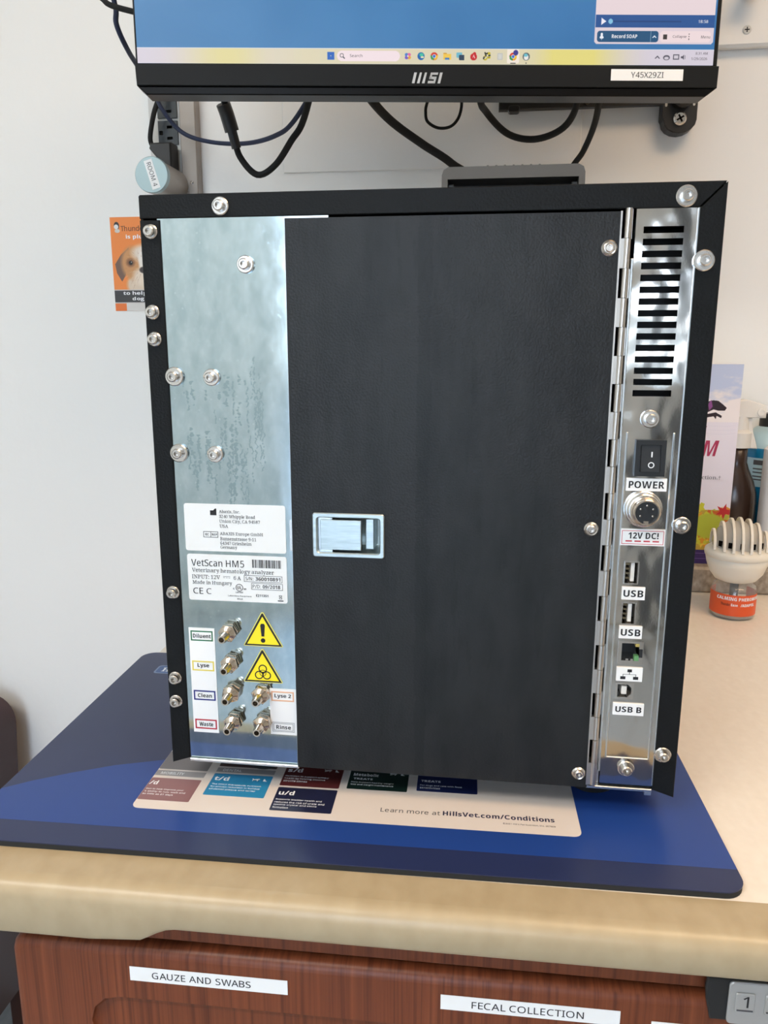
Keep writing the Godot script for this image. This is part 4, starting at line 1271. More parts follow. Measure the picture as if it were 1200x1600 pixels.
	im.fill_rect(Rect2i(1043, H - 104, 271, 26), c8(38, 84, 146))
	im.fill_rect(Rect2i(1078, H - 92, 160, 3), c8(30, 68, 124))
	fill_poly(im, PackedVector2Array([Vector2(1056, H - 98), Vector2(1056, H - 83), Vector2(1067, H - 90.5)]), c8(240, 236, 244))
	fill_oval(im, 1077, H - 90.5, 5.4, 5.6, c8(130, 190, 220))
	fill_round(im, 1048, H - 71, 1188, H - 48, 6, c8(32, 82, 122))
	im.fill_rect(Rect2i(1170, H - 71, 1, 23), c8(150, 176, 196))
	fill_poly(im, PackedVector2Array([Vector2(1174, H - 57), Vector2(1179, H - 63), Vector2(1184, H - 57), Vector2(1181, H - 57), Vector2(1179, H - 60), Vector2(1177, H - 57)]), c8(226, 232, 240))
	fill_round(im, 1056, H - 67, 1061, H - 57, 2.4, c8(236, 238, 244))
	fill_round(im, 1054, H - 60, 1063, H - 55, 2.4, c8(236, 238, 244))
	fill_round(im, 1057.6, H - 56, 1059.4, H - 52, 0.5, c8(236, 238, 244))
	fill_round(im, 1192, H - 71, 1308, H - 48, 7, c8(236, 216, 218))
	fill_round(im, 1199, H - 64, 1208, H - 54, 0.8, c8(60, 56, 56))
	for k in 3:
		fill_oval(im, 1258, H - 65 + k * 5.2, 1.3, 1.3, c8(70, 66, 70))
	return ImageTexture.create_from_image(im)


func monitor() -> void:
	var n := thing("monitor", "black widescreen monitor showing a blue desktop and taskbar", "monitor", Vector3(-0.0263, 1.3513, -0.3306), 0.1361)
	mat("monitor_plastic", c8(22, 24, 25), 0.46, 0.0, 0.28)
	mat("monitor_gloss", c8(10, 10, 11), 0.3, 0.0, 0.28)
	var body := MB.new().span(Vector3(-0.2622, 0.0090, -0.020), Vector3(0.2710, 0.3200, 0.0012), 0.0012)
	body.span(Vector3(-0.19, 0.04, -0.050), Vector3(0.20, 0.29, -0.019), 0.012)
	part(n, "housing", body.done(), M.monitor_plastic)
	part(n, "mount_stub", MB.new().at(0.0150, 0.1490, 0).slab(MB.rect(0.11, 0.11, 0.01), -0.056, -0.0495).slab(MB.rect(0.04, 0.04, 0.006), -0.108, -0.055).done(), M.black_plastic)
	part(n, "chin", MB.new().slab(PackedVector2Array([Vector2(-0.2620, -0.0090), Vector2(0.2717, -0.0092), Vector2(0.2722, 0.0092), Vector2(-0.2628, 0.0092)]), -0.020, 0.0030, 0.0006).done(), M.monitor_plastic)
	part(n, "chin_underside", MB.new().slab(PackedVector2Array([Vector2(-0.2540, -0.0163), Vector2(0.2620, -0.0163), Vector2(0.2712, -0.0094), Vector2(-0.2615, -0.0094)]), -0.019, 0.0018, 0.0008).done(), M.monitor_gloss)
	var glow := mat("screen_glow", c8(8, 8, 9), 0.3)
	glow.emission_enabled = true
	glow.emission = Color.BLACK
	glow.emission_texture = screen_picture()
	glow.emission_energy_multiplier = 1.0
	var sc := MB.new()
	sc.face_uv(Vector3(-0.2603, 0.0100, 0.00135), Vector3(0.2668, 0.0100, 0.00135), Vector3(0.2668, 0.3064, 0.00135), Vector3(-0.2603, 0.3064, 0.00135))
	var screen := part(n, "screen", sc.done(), glow, "lit screen")
	var wl := mat("screen_white", c8(20, 20, 20), 0.4)
	wl.emission_enabled = true
	wl.emission = c8(236, 238, 244)
	wl.emission_energy_multiplier = 0.9
	var dl := mat("screen_grey", c8(20, 20, 20), 0.4)
	dl.emission_enabled = true
	dl.emission = c8(84, 78, 86)
	dl.emission_energy_multiplier = 0.8
	for t in [["Search", -0.0608, 0.0170, 0.0115, 0.0026, dl, "sans"], ["18:58", 0.2548, 0.0463, 0.0088, 0.0024, wl, "sans"], ["Record SOAP", 0.1838, 0.0340, 0.0232, 0.0032, wl, "bold"], ["Collapse", 0.2342, 0.0336, 0.0125, 0.0030, dl, "sans"], ["Menu", 0.2580, 0.0336, 0.0082, 0.0024, dl, "sans"], ["8:31 AM", 0.2556, 0.0200, 0.0110, 0.0021, dl, "sans"], ["1/29/2026", 0.2537, 0.0155, 0.0146, 0.0023, dl, "sans"]]:
		letters(screen, t[0], Vector3(t[1], t[2], 0.0015), t[3], t[4], t[5], t[6], Basis(), "screen_text")
	var l := AreaLight3D.new()
	l.name = "screen_light"
	l.area_size = Vector2(0.52, 0.29)
	l.light_color = c8(120, 160, 200)
	l.light_energy = 0.02
	l.shadow_enabled = true
	l.area_range = 6.0
	l.area_attenuation = 2.0
	n.add_child(l)
	l.position = Vector3(0.0032, 0.158, 0.004)
	l.rotation_degrees = Vector3(0, 180, 0)
	# raised metal lettering on the chin
	mat("logo_silver", c8(206, 206, 204), 0.3, 0.6)
	var lg := MB.new()
	var sl := 0.0022                     # slant of the letters
	for k in 3:
		var x := -0.0098 + k * 0.0046
		lg.slab(PackedVector2Array([Vector2(x, -0.0064), Vector2(x + 0.0024, -0.0064), Vector2(x + 0.0024 + sl, 0.0026), Vector2(x + sl + (0.0006 if k else 0.0), 0.0026)]), 0.0029, 0.0034)
	for q in [[0.0046, -0.0064, 0.0110, -0.0044], [0.0056, -0.0030, 0.0122, -0.0008], [0.0074, 0.0008, 0.0134, 0.0026]]:
		var s0: float = (q[1] + 0.0064) / 0.0090 * sl * 0.3
		lg.slab(PackedVector2Array([Vector2(q[0] + s0, q[1]), Vector2(q[2] + s0, q[1]), Vector2(q[2] + s0 + 0.0005, q[3]), Vector2(q[0] + s0 + 0.0005, q[3])]), 0.0029, 0.0034)
	lg.slab(PackedVector2Array([Vector2(0.0102, -0.0064), Vector2(0.0114, -0.0064), Vector2(0.0128, -0.0012), Vector2(0.0106, -0.0012)]), 0.0029, 0.0034)
	lg.slab(PackedVector2Array([Vector2(0.0060, -0.0030), Vector2(0.0082, -0.0030), Vector2(0.0090, 0.0026), Vector2(0.0076, 0.0026)]), 0.0029, 0.0034)
	lg.slab(PackedVector2Array([Vector2(0.0138, -0.0064), Vector2(0.0162, -0.0064), Vector2(0.0162 + sl, 0.0026), Vector2(0.0138 + sl, 0.0026)]), 0.0029, 0.0034)
	part(n, "maker_emblem", lg.done(), M.logo_silver, "slanted silver letters")
	var tag := part(n, "asset_label", MB.new().slab(MB.rect(0.0664, 0.0096), 0, 0.0002).done(), M.sticker_white)
	tag.position = Vector3(0.2062, 0.0013, 0.0031)
	letters(tag, "Y45X29ZI", Vector3(0.0002, 0, 0.0003), 0.0300, 0.0048, M.ink, "sans")


# ---------------------------------------------------------------- things on the wall
func dog_poster() -> ImageTexture:
	var W := 270
	var H := 375
	var im := Image.create(W, H, false, Image.FORMAT_RGBA8)
	im.fill(c8(232, 134, 62))
	# small two-tone emblem beside the heading
	fill_oval(im, 28, 34, 12, 16, c8(40, 40, 42))
	fill_oval(im, 26, 38, 10, 10, c8(220, 220, 220))
	fill_oval(im, 30, 54, 12, 8, c8(200, 196, 190))
	# long-haired brown and white dog, a plain portrait
	fill_oval(im, 135, 270, 84, 60, c8(214, 194, 172), 0.2)
	for sd in [-1.0, 1.0]:
		fill_poly(im, PackedVector2Array([Vector2(135 + sd * 60, 120), Vector2(135 + sd * 96, 148), Vector2(135 + sd * 124, 186), Vector2(135 + sd * 118, 222), Vector2(135 + sd * 98, 256), Vector2(135 + sd * 80, 230), Vector2(135 + sd * 70, 170)]), c8(112, 86, 74))
		fill_oval(im, 135 + sd * 48, 182, 56, 76, c8(196, 142, 92), 0.3)
	fill_oval(im, 135, 142, 62, 42, c8(222, 206, 190), 0.5)
	fill_oval(im, 135, 176, 26, 66, c8(234, 226, 216), 0.4)
	fill_oval(im, 135, 238, 58, 46, c8(226, 208, 188), 0.4)
	for sd in [-1.0, 1.0]:
		fill_oval(im, 135 + sd * 56, 180, 24, 22, c8(128, 84, 54), 0.5)
		fill_oval(im, 135 + sd * 55, 181, 10, 10, c8(28, 24, 24), 0.3)
		fill_oval(im, 135 + sd * 52, 178, 2.5, 2.5, c8(230, 230, 230), 0.5)
	fill_oval(im, 135, 210, 22, 15, c8(56, 48, 46), 0.3)
	fill_poly(im, PackedVector2Array([Vector2(133, 222), Vector2(137, 222), Vector2(139, 246), Vector2(131, 246)]), c8(150, 120, 104))
	for k in 160:
		var a := rng.randf() * TAU
		var r := rng.randf_range(20, 86)
		var p := Vector2(135 + cos(a) * r, 205 + sin(a) * r * 0.9)
		var c := c8(240, 226, 208) if k % 3 else c8(140, 96, 66)
		c.a = 0.35
		fill_poly(im, PackedVector2Array([p, p + Vector2(3, 0), p + Vector2(cos(a), sin(a)) * 18 + Vector2(2, 6)]), c)
	im.fill_rect(Rect2i(0, 292, W, 48), c8(56, 56, 58))
	im.fill_rect(Rect2i(0, 288, W, 4), c8(196, 190, 186))
	im.fill_rect(Rect2i(0, 340, W, 4), c8(196, 190, 186))
	im.fill_rect(Rect2i(0, 344, 50, 31), c8(226, 116, 52))
	im.fill_rect(Rect2i(50, 344, W - 50, 31), c8(206, 202, 198))
	return ImageTexture.create_from_image(im)


func wall_things() -> void:
	# poster
	var p := thing("dog_poster", "small orange poster with a dog's face beside the analyser", "poster", Vector3(-0.4355, 1.1578, WALL))
	var pm := mat("poster_print", c8(255, 255, 255), 0.45)
	pm.albedo_texture = dog_poster()
	var sh := MB.new()
	sh.face_uv(Vector3(-0.045, 0, 0.0008), Vector3(0.045, 0, 0.0008), Vector3(0.045, 0.125, 0.0008), Vector3(-0.045, 0.125, 0.0008))
	part(p, "print", sh.done(), pm)
	part(p, "paper", MB.new().span(Vector3(-0.045, 0, 0.0), Vector3(0.045, 0.125, 0.0007)).done(), M.sticker_white)
	letters(p, "Thunder", Vector3(-0.0118, 0.1100, 0.0010), 0.0360, 0.0072, mat("poster_black", c8(52, 40, 34), 0.5), "sans")
	letters(p, "is plugged in", Vector3(0.0060, 0.0985, 0.0010), 0.0580, 0.0070, M.white_ink, "bold")
	letters(p, "to help keep", Vector3(-0.0010, 0.0235, 0.0010), 0.0620, 0.0065, M.white_ink, "bold")
	letters(p, "dog calm", Vector3(0.0020, 0.0160, 0.0010), 0.0420, 0.0062, M.white_ink, "bold")

	# vertical strip of power outlets beside a metal raceway
	var o := thing("outlet_strip", "white strip with dark power outlets beside a grey metal channel", "outlets", Vector3(-0.388, 1.300, WALL))
	mat("strip_white", c8(196, 196, 192), 0.5)
	mat("outlet_dark", c8(34, 44, 50), 0.4)
	mat("channel_grey", c8(150, 143, 136), 0.42, 0.3)
	var cut := []
	for k in 6:
		cut.append([-0.0080, 0.0695 + k * 0.0325, 0.0170, 0.0975 + k * 0.0325])
	part(o, "backplate", MB.new().plate(-0.0216, -0.06, 0.0212, 0.36, 0.0, 0.014, cut).done(), M.strip_white)
	var yy := 0.0685
	for k in 6:
		var cy := yy + 0.0150
		var r := part(o, "outlet", MB.new().plate(-0.0086, cy - 0.0146, 0.0176, cy + 0.0146, 0.0135, 0.0170, [[0.0033, cy + 0.0050, 0.0107, cy + 0.0086], [0.0033, cy - 0.0086, 0.0107, cy - 0.0050], [-0.0072, cy - 0.0025, -0.0022, cy + 0.0025]]).done(), M.outlet_dark)
		part(r, "contact_well", MB.new().span(Vector3(-0.0080, cy - 0.0140, 0.0025), Vector3(0.0170, cy + 0.0140, 0.0040)).done(), M.black_plastic)
		yy += 0.0325
	part(o, "channel", MB.new().span(Vector3(0.0212, -0.06, 0), Vector3(0.0430, 0.36, 0.018), 0.0012).done(), M.channel_grey)
	part(o, "channel_screw", MB.new().at(0.0345, 0.0210, 0.018).lathe([Vector2(0.0022, -0.001), Vector2(0.0022, 0.0006), Vector2(0.0012, 0.0012), Vector2(0, 0.0012)], 14).done(), M.bright_steel)
	# plug in the lowest visible outlet
	var g := thing("power_plug", "black angled power plug under the dark wall outlets", "plug", Vector3(-0.388, 1.351, WALL + 0.0171))
	part(g, "plug_body", MB.new().slab(PackedVector2Array([Vector2(-0.0100, 0.0148), Vector2(-0.0120, 0.0080), Vector2(0.0, -0.0060), Vector2(0.0130, -0.0160), Vector2(0.0178, -0.0160), Vector2(0.0178, 0.0148)]), 0.0, 0.026, 0.002).done(), M.black_plastic)
	part(g, "cord", MB.new().tube([Vector3(-0.010, 0.010, 0.014), Vector3(-0.0125, 0.022, 0.018), Vector3(-0.006, 0.050, 0.018), Vector3(0.004, 0.085, 0.014), Vector3(0.010, 0.16, 0.014)], 0.0032, 8).done(), M.black_rubber)

	# tube standing out from the wall, its end cap marked with the room
	var t := thing("wall_tube", "grey metal tube end marked ROOM 4 above the poster", "tube", Vector3(-0.3795, 1.3175, WALL))
	mat("tube_metal", c8(168, 160, 152), 0.38, 0.7)
	mat("cap_metal", c8(168, 188, 192), 0.3, 0.8)
	part(t, "tube", MB.new().lathe([Vector2(0, 0), Vector2(0.0205, 0), Vector2(0.0205, 0.084), Vector2(0, 0.084)], 40).done(), M.tube_metal)
	part(t, "collar", MB.new().lathe([Vector2(0.0203, 0.0), Vector2(0.0222, 0.0), Vector2(0.0222, 0.004), Vector2(0.0203, 0.004)], 40).done(), M.tube_metal)
	part(t, "end_cap", MB.new().lathe([Vector2(0.0203, 0.080), Vector2(0.0216, 0.080), Vector2(0.0216, 0.0862), Vector2(0.0208, 0.0870), Vector2(0, 0.0870)], 40).done(), M.cap_metal)
	var rl := part(t, "room_label", MB.new().slab(MB.rect(0.0350, 0.0108), 0, 0.0002).done(), M.sticker_white)
	rl.transform = Transform3D(Basis(Vector3.BACK, -1.29), Vector3(0.0010, 0.0004, 0.0871))
	letters(rl, "ROOM 4", Vector3(0, 0, 0.0003), 0.0285, 0.0056, M.soft_ink, "sans")

	# raised sheet behind the monitor and the one to its right
	setting("trim_1", MB.new().span(Vector3(-0.2330, 1.3330, WALL), Vector3(0.1500, 1.75, WALL + 0.0022), 0.001).done(), M.wall_paint)
	var up := setting("trim_2", MB.new().span(Vector3(0.2900, 1.4570, WALL), Vector3(1.60, 2.10, WALL + 0.012), 0.003).done(), M.wall_paint)
	part(up, "trim_screw", MB.new().at(0.3335, 1.4745, WALL + 0.012).lathe([Vector2(0.0050, -0.001), Vector2(0.0050, 0.0006), Vector2(0.0040, 0.0012), Vector2(0, 0.0012)], 18).done(), M.strip_white)
	part(up, "painted_cross", MB.new().at(0.3335, 1.4745, WALL + 0.0131).slab(MB.rect(0.0056, 0.0012), 0, 0.0003).slab(MB.rect(0.0012, 0.0056), 0, 0.0003).done(), M.ink)  # dark raised cross painted for the shade of the driver recess
	var kb := thing("clamp_fitting", "dark round knob on the raised wall sheet right of the monitor", "fitting", Vector3(0.3300, 1.5150, WALL + 0.012))
	part(kb, "stem", MB.new().lathe([Vector2(0, 0), Vector2(0.006, 0), Vector2(0.006, 0.020), Vector2(0, 0.020)], 16).done(), M.black_plastic)
	part(kb, "head", MB.new().lathe([Vector2(0, 0.018), Vector2(0.010, 0.018), Vector2(0.012, 0.021), Vector2(0.012, 0.028), Vector2(0.009, 0.031), Vector2(0, 0.031)], 24).done(), M.black_plastic)

	# wall mount of the monitor: rail, end bracket with its screw, and the arm
	var w := thing("monitor_mount", "black steel wall mount carrying the monitor", "mount", Vector3(0.1500, 1.4100, WALL))
	part(w, "rail", MB.new().span(Vector3(-0.1036, -0.0150, 0.0100), Vector3(0.1000, 0.0300, 0.0200), 0.001).done(), M.black_plastic)
	part(w, "rail_end", MB.new().at(-0.0850, -0.0140, 0.0150).slab(MB.rect(0.0140, 0.0080, 0.003, 3), -0.006, 0.006, 0.001).done(), M.black_plastic)
	part(w, "rail_bolt", MB.new().at(0.0030, -0.0105, 0.0200).lathe([Vector2(0.0030, -0.001), Vector2(0.0030, 0.0024), Vector2(0, 0.0024)], 14).done(), M.bright_steel)
	var br := PackedVector2Array([Vector2(0.0920, 0.0300), Vector2(0.0920, -0.0300)])
	for k in 9:
		var a := PI + PI * k / 8.0
		br.append(Vector2(0.1135 + cos(a) * 0.0195, -0.0330 + sin(a) * 0.0150))
	br.append(Vector2(0.1330, -0.0300))
	br.append(Vector2(0.1330, 0.0300))
	part(w, "end_bracket", MB.new().slab(br, 0.0, 0.0200, 0.001).done(), M.black_plastic)
	for s in [0.0962, 0.1285]:
		part(w, "bracket_slot", MB.new().at(s, -0.0130, 0.0).slab(MB.rect(0.0026, 0.0100, 0.0012, 3), 0.0195, 0.0203).done(), M.strip_white)
	part(w, "pivot", MB.new().at(0.1135, -0.0100, 0.0).lathe([Vector2(0.0120, 0.018), Vector2(0.0120, 0.030), Vector2(0.0100, 0.033), Vector2(0, 0.033)], 24).done(), M.black_plastic)
	var sw := part(w, "bracket_screw", MB.new().at(0.1130, -0.0320, 0.0).lathe([Vector2(0.0078, 0.019), Vector2(0.0078, 0.0222), Vector2(0.0060, 0.0240), Vector2(0, 0.0240)], 20).done(), M.bright_steel)
	part(sw, "painted_cross", MB.new().at(0.1130, -0.0320, 0.0238, Basis(Vector3.BACK, 0.5)).slab(MB.rect(0.0090, 0.0020), 0, 0.0005).slab(MB.rect(0.0020, 0.0090), 0, 0.0005).done(), M.hole_shade_black)  # black cross laid on top, painting the shaded recess of the screw
	part(w, "arm", MB.new().tube([Vector3(0.000, 0.060, 0.015), Vector3(-0.03, 0.075, 0.10), Vector3(-0.10, 0.085, 0.150), Vector3(-0.140, 0.09, 0.176)], 0.014, 10).done(), M.black_plastic)
	part(w, "wall_plate", MB.new().span(Vector3(-0.05, 0.0, 0.0), Vector3(0.05, 0.14, 0.012), 0.001).done(), M.black_plastic)


# ---------------------------------------------------------------- cables behind the monitor
func cables() -> void:
	mat("braid_blue", c8(30, 40, 66), 0.7)
	var a := thing("looping_cable", "black power cord hanging in a loop with an inline plug", "cable", Vector3(-0.2230, 1.2985, -0.46))
	var off := Vector3(0.2230, -1.2985, 0.46)
	part(a, "cord", MB.new().tube([Vector3(-0.2500, 1.400, -0.40) + off, Vector3(-0.2488, 1.3640, -0.435) + off, Vector3(-0.2457, 1.3389, -0.450) + off, Vector3(-0.2424, 1.3179, -0.460) + off, Vector3(-0.2230, 1.2985, -0.460) + off, Vector3(-0.2019, 1.3081, -0.460) + off, Vector3(-0.1804, 1.3304, -0.450) + off, Vector3(-0.1633, 1.3499, -0.440) + off, Vector3(-0.1300, 1.395, -0.375) + off], 0.0036, 10).done(), M.black_rubber)
	part(a, "inline_plug", MB.new().at(0, 0, 0).tube([Vector3(-0.2512, 1.3660, -0.434) + off, Vector3(-0.2490, 1.3560, -0.440) + off, Vector3(-0.2462, 1.3410, -0.446) + off], 0.0078, 8, 3).done(), M.black_plastic)
	part(a, "plug_collar", MB.new().tube([Vector3(-0.2462, 1.3415, -0.446) + off, Vector3(-0.2436, 1.3250, -0.452) + off], 0.0056, 8, 3).done(), M.black_plastic)
	var list := [
		["braided_cable", "dark blue braided cable sagging across the wall below the monitor", [Vector3(-0.4300, 1.540, -0.30), Vector3(-0.3430, 1.4740, -0.345), Vector3(-0.3331, 1.4386, -0.360), Vector3(-0.3326, 1.4199, -0.360), Vector3(-0.3325, 1.4055, -0.380), Vector3(-0.3527, 1.4125, -0.450), Vector3(-0.3775, 1.4193, -0.550), Vector3(-0.3682, 1.3971, -0.550), Vector3(-0.3471, 1.3718, -0.560), Vector3(-0.3066, 1.3570, -0.550), Vector3(-0.2526, 1.3467, -0.520), Vector3(-0.2063, 1.3438, -0.480), Vector3(-0.1763, 1.3511, -0.450), Vector3(-0.1300, 1.385, -0.400)], 0.0026, "braid_blue"],
		["video_cable", "black cable leaving the left edge of the monitor", [Vector3(-0.3900, 1.4800, -0.390), Vector3(-0.3579, 1.4539, -0.360), Vector3(-0.3359, 1.4348, -0.340), Vector3(-0.3201, 1.4235, -0.330), Vector3(-0.2750, 1.4100, -0.325)], 0.0026, "black_rubber"],
		["thick_cable", "thick black cable running down to the grey handle", [Vector3(-0.1100, 1.3900, -0.375), Vector3(-0.0893, 1.3607, -0.400), Vector3(-0.0704, 1.3475, -0.450), Vector3(-0.0379, 1.3300, -0.480), Vector3(-0.0064, 1.3136, -0.500), Vector3(0.0227, 1.2900, -0.530), Vector3(0.030, 1.20, -0.56), Vector3(0.030, 1.00, -0.57), Vector3(0.030, 0.8240, -0.56)], 0.0046, "black_rubber"],
		["looped_cable", "black cable hanging in a wide loop under the wall rail", [Vector3(0.0250, 1.4300, -0.400), Vector3(0.0250, 1.3712, -0.450), Vector3(0.0319, 1.3660, -0.500), Vector3(0.0582, 1.3495, -0.530), Vector3(0.0913, 1.3437, -0.530), Vector3(0.1223, 1.3551, -0.520), Vector3(0.1316, 1.3780, -0.480), Vector3(0.1316, 1.4300, -0.450)], 0.0038, "black_rubber"],
		["straight_cable", "black cable dropping from the monitor towards the right of the grey handle", [Vector3(0.1500, 1.4300, -0.440), Vector3(0.1523, 1.3754, -0.480), Vector3(0.1552, 1.3600, -0.530), Vector3(0.1484, 1.3389, -0.570), Vector3(0.1300, 1.3068, -0.600), Vector3(0.110, 1.20, -0.608), Vector3(0.105, 1.0, -0.608), Vector3(0.105, 0.8560, -0.608)], 0.0036, "black_rubber"]]
	for c in list:
		var base: Vector3 = c[2][c[2].size() - 1]
		var pts := []
		for q in c[2]:
			pts.append(q - base)
		single(c[0], MB.new().tube(pts, c[3], 10, 8).done(), M[c[4]], c[1], "cable", base)
	var t := thing("tie_cable", "short thin black cable tied in a ring under the monitor", "cable", Vector3(-0.0185, 1.3512, -0.50))
	var o2 := Vector3(0.0185, -1.3512, 0.50)
	var loop := []
	for q in [Vector3(-0.0100, 1.4100, -0.40), Vector3(-0.0257, 1.3860, -0.47), Vector3(-0.0345, 1.3760, -0.495), Vector3(-0.0363, 1.3684, -0.500), Vector3(-0.0340, 1.3583, -0.500), Vector3(-0.0216, 1.3512, -0.500), Vector3(-0.0071, 1.3527, -0.500), Vector3(0.0020, 1.3637, -0.500), Vector3(0.0031, 1.3802, -0.498), Vector3(-0.0113, 1.3841, -0.494), Vector3(-0.0240, 1.3826, -0.49)]:
		loop.append(q + o2)
	part(t, "cord", MB.new().tube(loop, 0.0017, 8, 6).done(), M.black_rubber)
	part(t, "connector", MB.new().tube([Vector3(-0.0260, 1.3815, -0.488) + o2, Vector3(-0.0110, 1.3850, -0.488) + o2], 0.0048, 8, 3).done(), M.black_plastic)


# ---------------------------------------------------------------- things on the ledge and the counter at the right
func carton_picture() -> ImageTexture:
	var W := 258
	var H := 716
	var im := Image.create(W, H, false, Image.FORMAT_RGBA8)
	im.fill(c8(216, 210, 220))
	var n := noise(0.012, 81, 4)
	for y in 200:
		for x in W:
			var v := n.get_noise_2d(x * 0.8, y * 1.6)
			var k := clampf(0.5 + (95.0 - y) / 60.0 + v * 1.6, 0, 1)
			im.set_pixel(x, y, c8(226, 218, 218).lerp(c8(178, 188, 214), k))
	# leaping dark dog: head and forelegs towards the right edge
	fill_poly(im, PackedVector2Array([Vector2(110, 150), Vector2(150, 128), Vector2(166, 124), Vector2(184, 126), Vector2(200, 138), Vector2(214, 150), Vector2(208, 160), Vector2(186, 160), Vector2(170, 156), Vector2(150, 166), Vector2(112, 176)]), c8(46, 36, 44))
	fill_poly(im, PackedVector2Array([Vector2(150, 172), Vector2(178, 166), Vector2(200, 178), Vector2(198, 186), Vector2(182, 178), Vector2(180, 190), Vector2(172, 180), Vector2(150, 184)]), c8(46, 36, 44))
	fill_poly(im, PackedVector2Array([Vector2(150, 138), Vector2(160, 122), Vector2(166, 146), Vector2(156, 160)]), c8(130, 70, 130))
	for k in 3:
		for x in range(140, 250):
			var yy := int(205 + k * 14 + 10.0 * cos((x - 195.0) / 60.0))
			im.set_pixel(x, yy, c8(202, 198, 212))
	# autumn leaves at the foot and a violet band below
	var leaf_c := [c8(190, 190, 56), c8(206, 140, 40), c8(188, 92, 36), c8(222, 186, 70), c8(168, 176, 70)]
	im.fill_rect(Rect2i(0, 515, W, 150), c8(176, 150, 60))
	for k in 150:
		var p := Vector2(rng.randf_range(0, W), rng.randf_range(505, 660))
		var s := rng.randf_range(8, 26)
		var t := rng.randf() * TAU
		var pts := PackedVector2Array()
		for q in 9:
			var r := s * (1.0 if q % 2 == 0 else 0.5)
			pts.append(p + Vector2(cos(t + q * TAU / 9), sin(t + q * TAU / 9)) * r)
		fill_poly(im, pts, leaf_c[k % 5])
	fill_oval(im, 190, 575, 62, 50, c8(168, 178, 58), 0.15)
	for k in 5:
		var pts := PackedVector2Array()
		for q in 11:
			var r := 30.0 * (1.0 if q % 2 == 0 else 0.4)
			pts.append(Vector2(236, 520) + Vector2(cos(q * TAU / 11 + 0.4), sin(q * TAU / 11 + 0.4)) * r)
		fill_poly(im, pts, c8(180, 36, 44))
	im.fill_rect(Rect2i(0, 664, W, 52), c8(52, 36, 96))
	im.fill_rect(Rect2i(0, 676, W, 2), c8(120, 100, 160))
	im.fill_rect(Rect2i(0, 696, W, 2), c8(120, 100, 160))
	return ImageTexture.create_from_image(im)


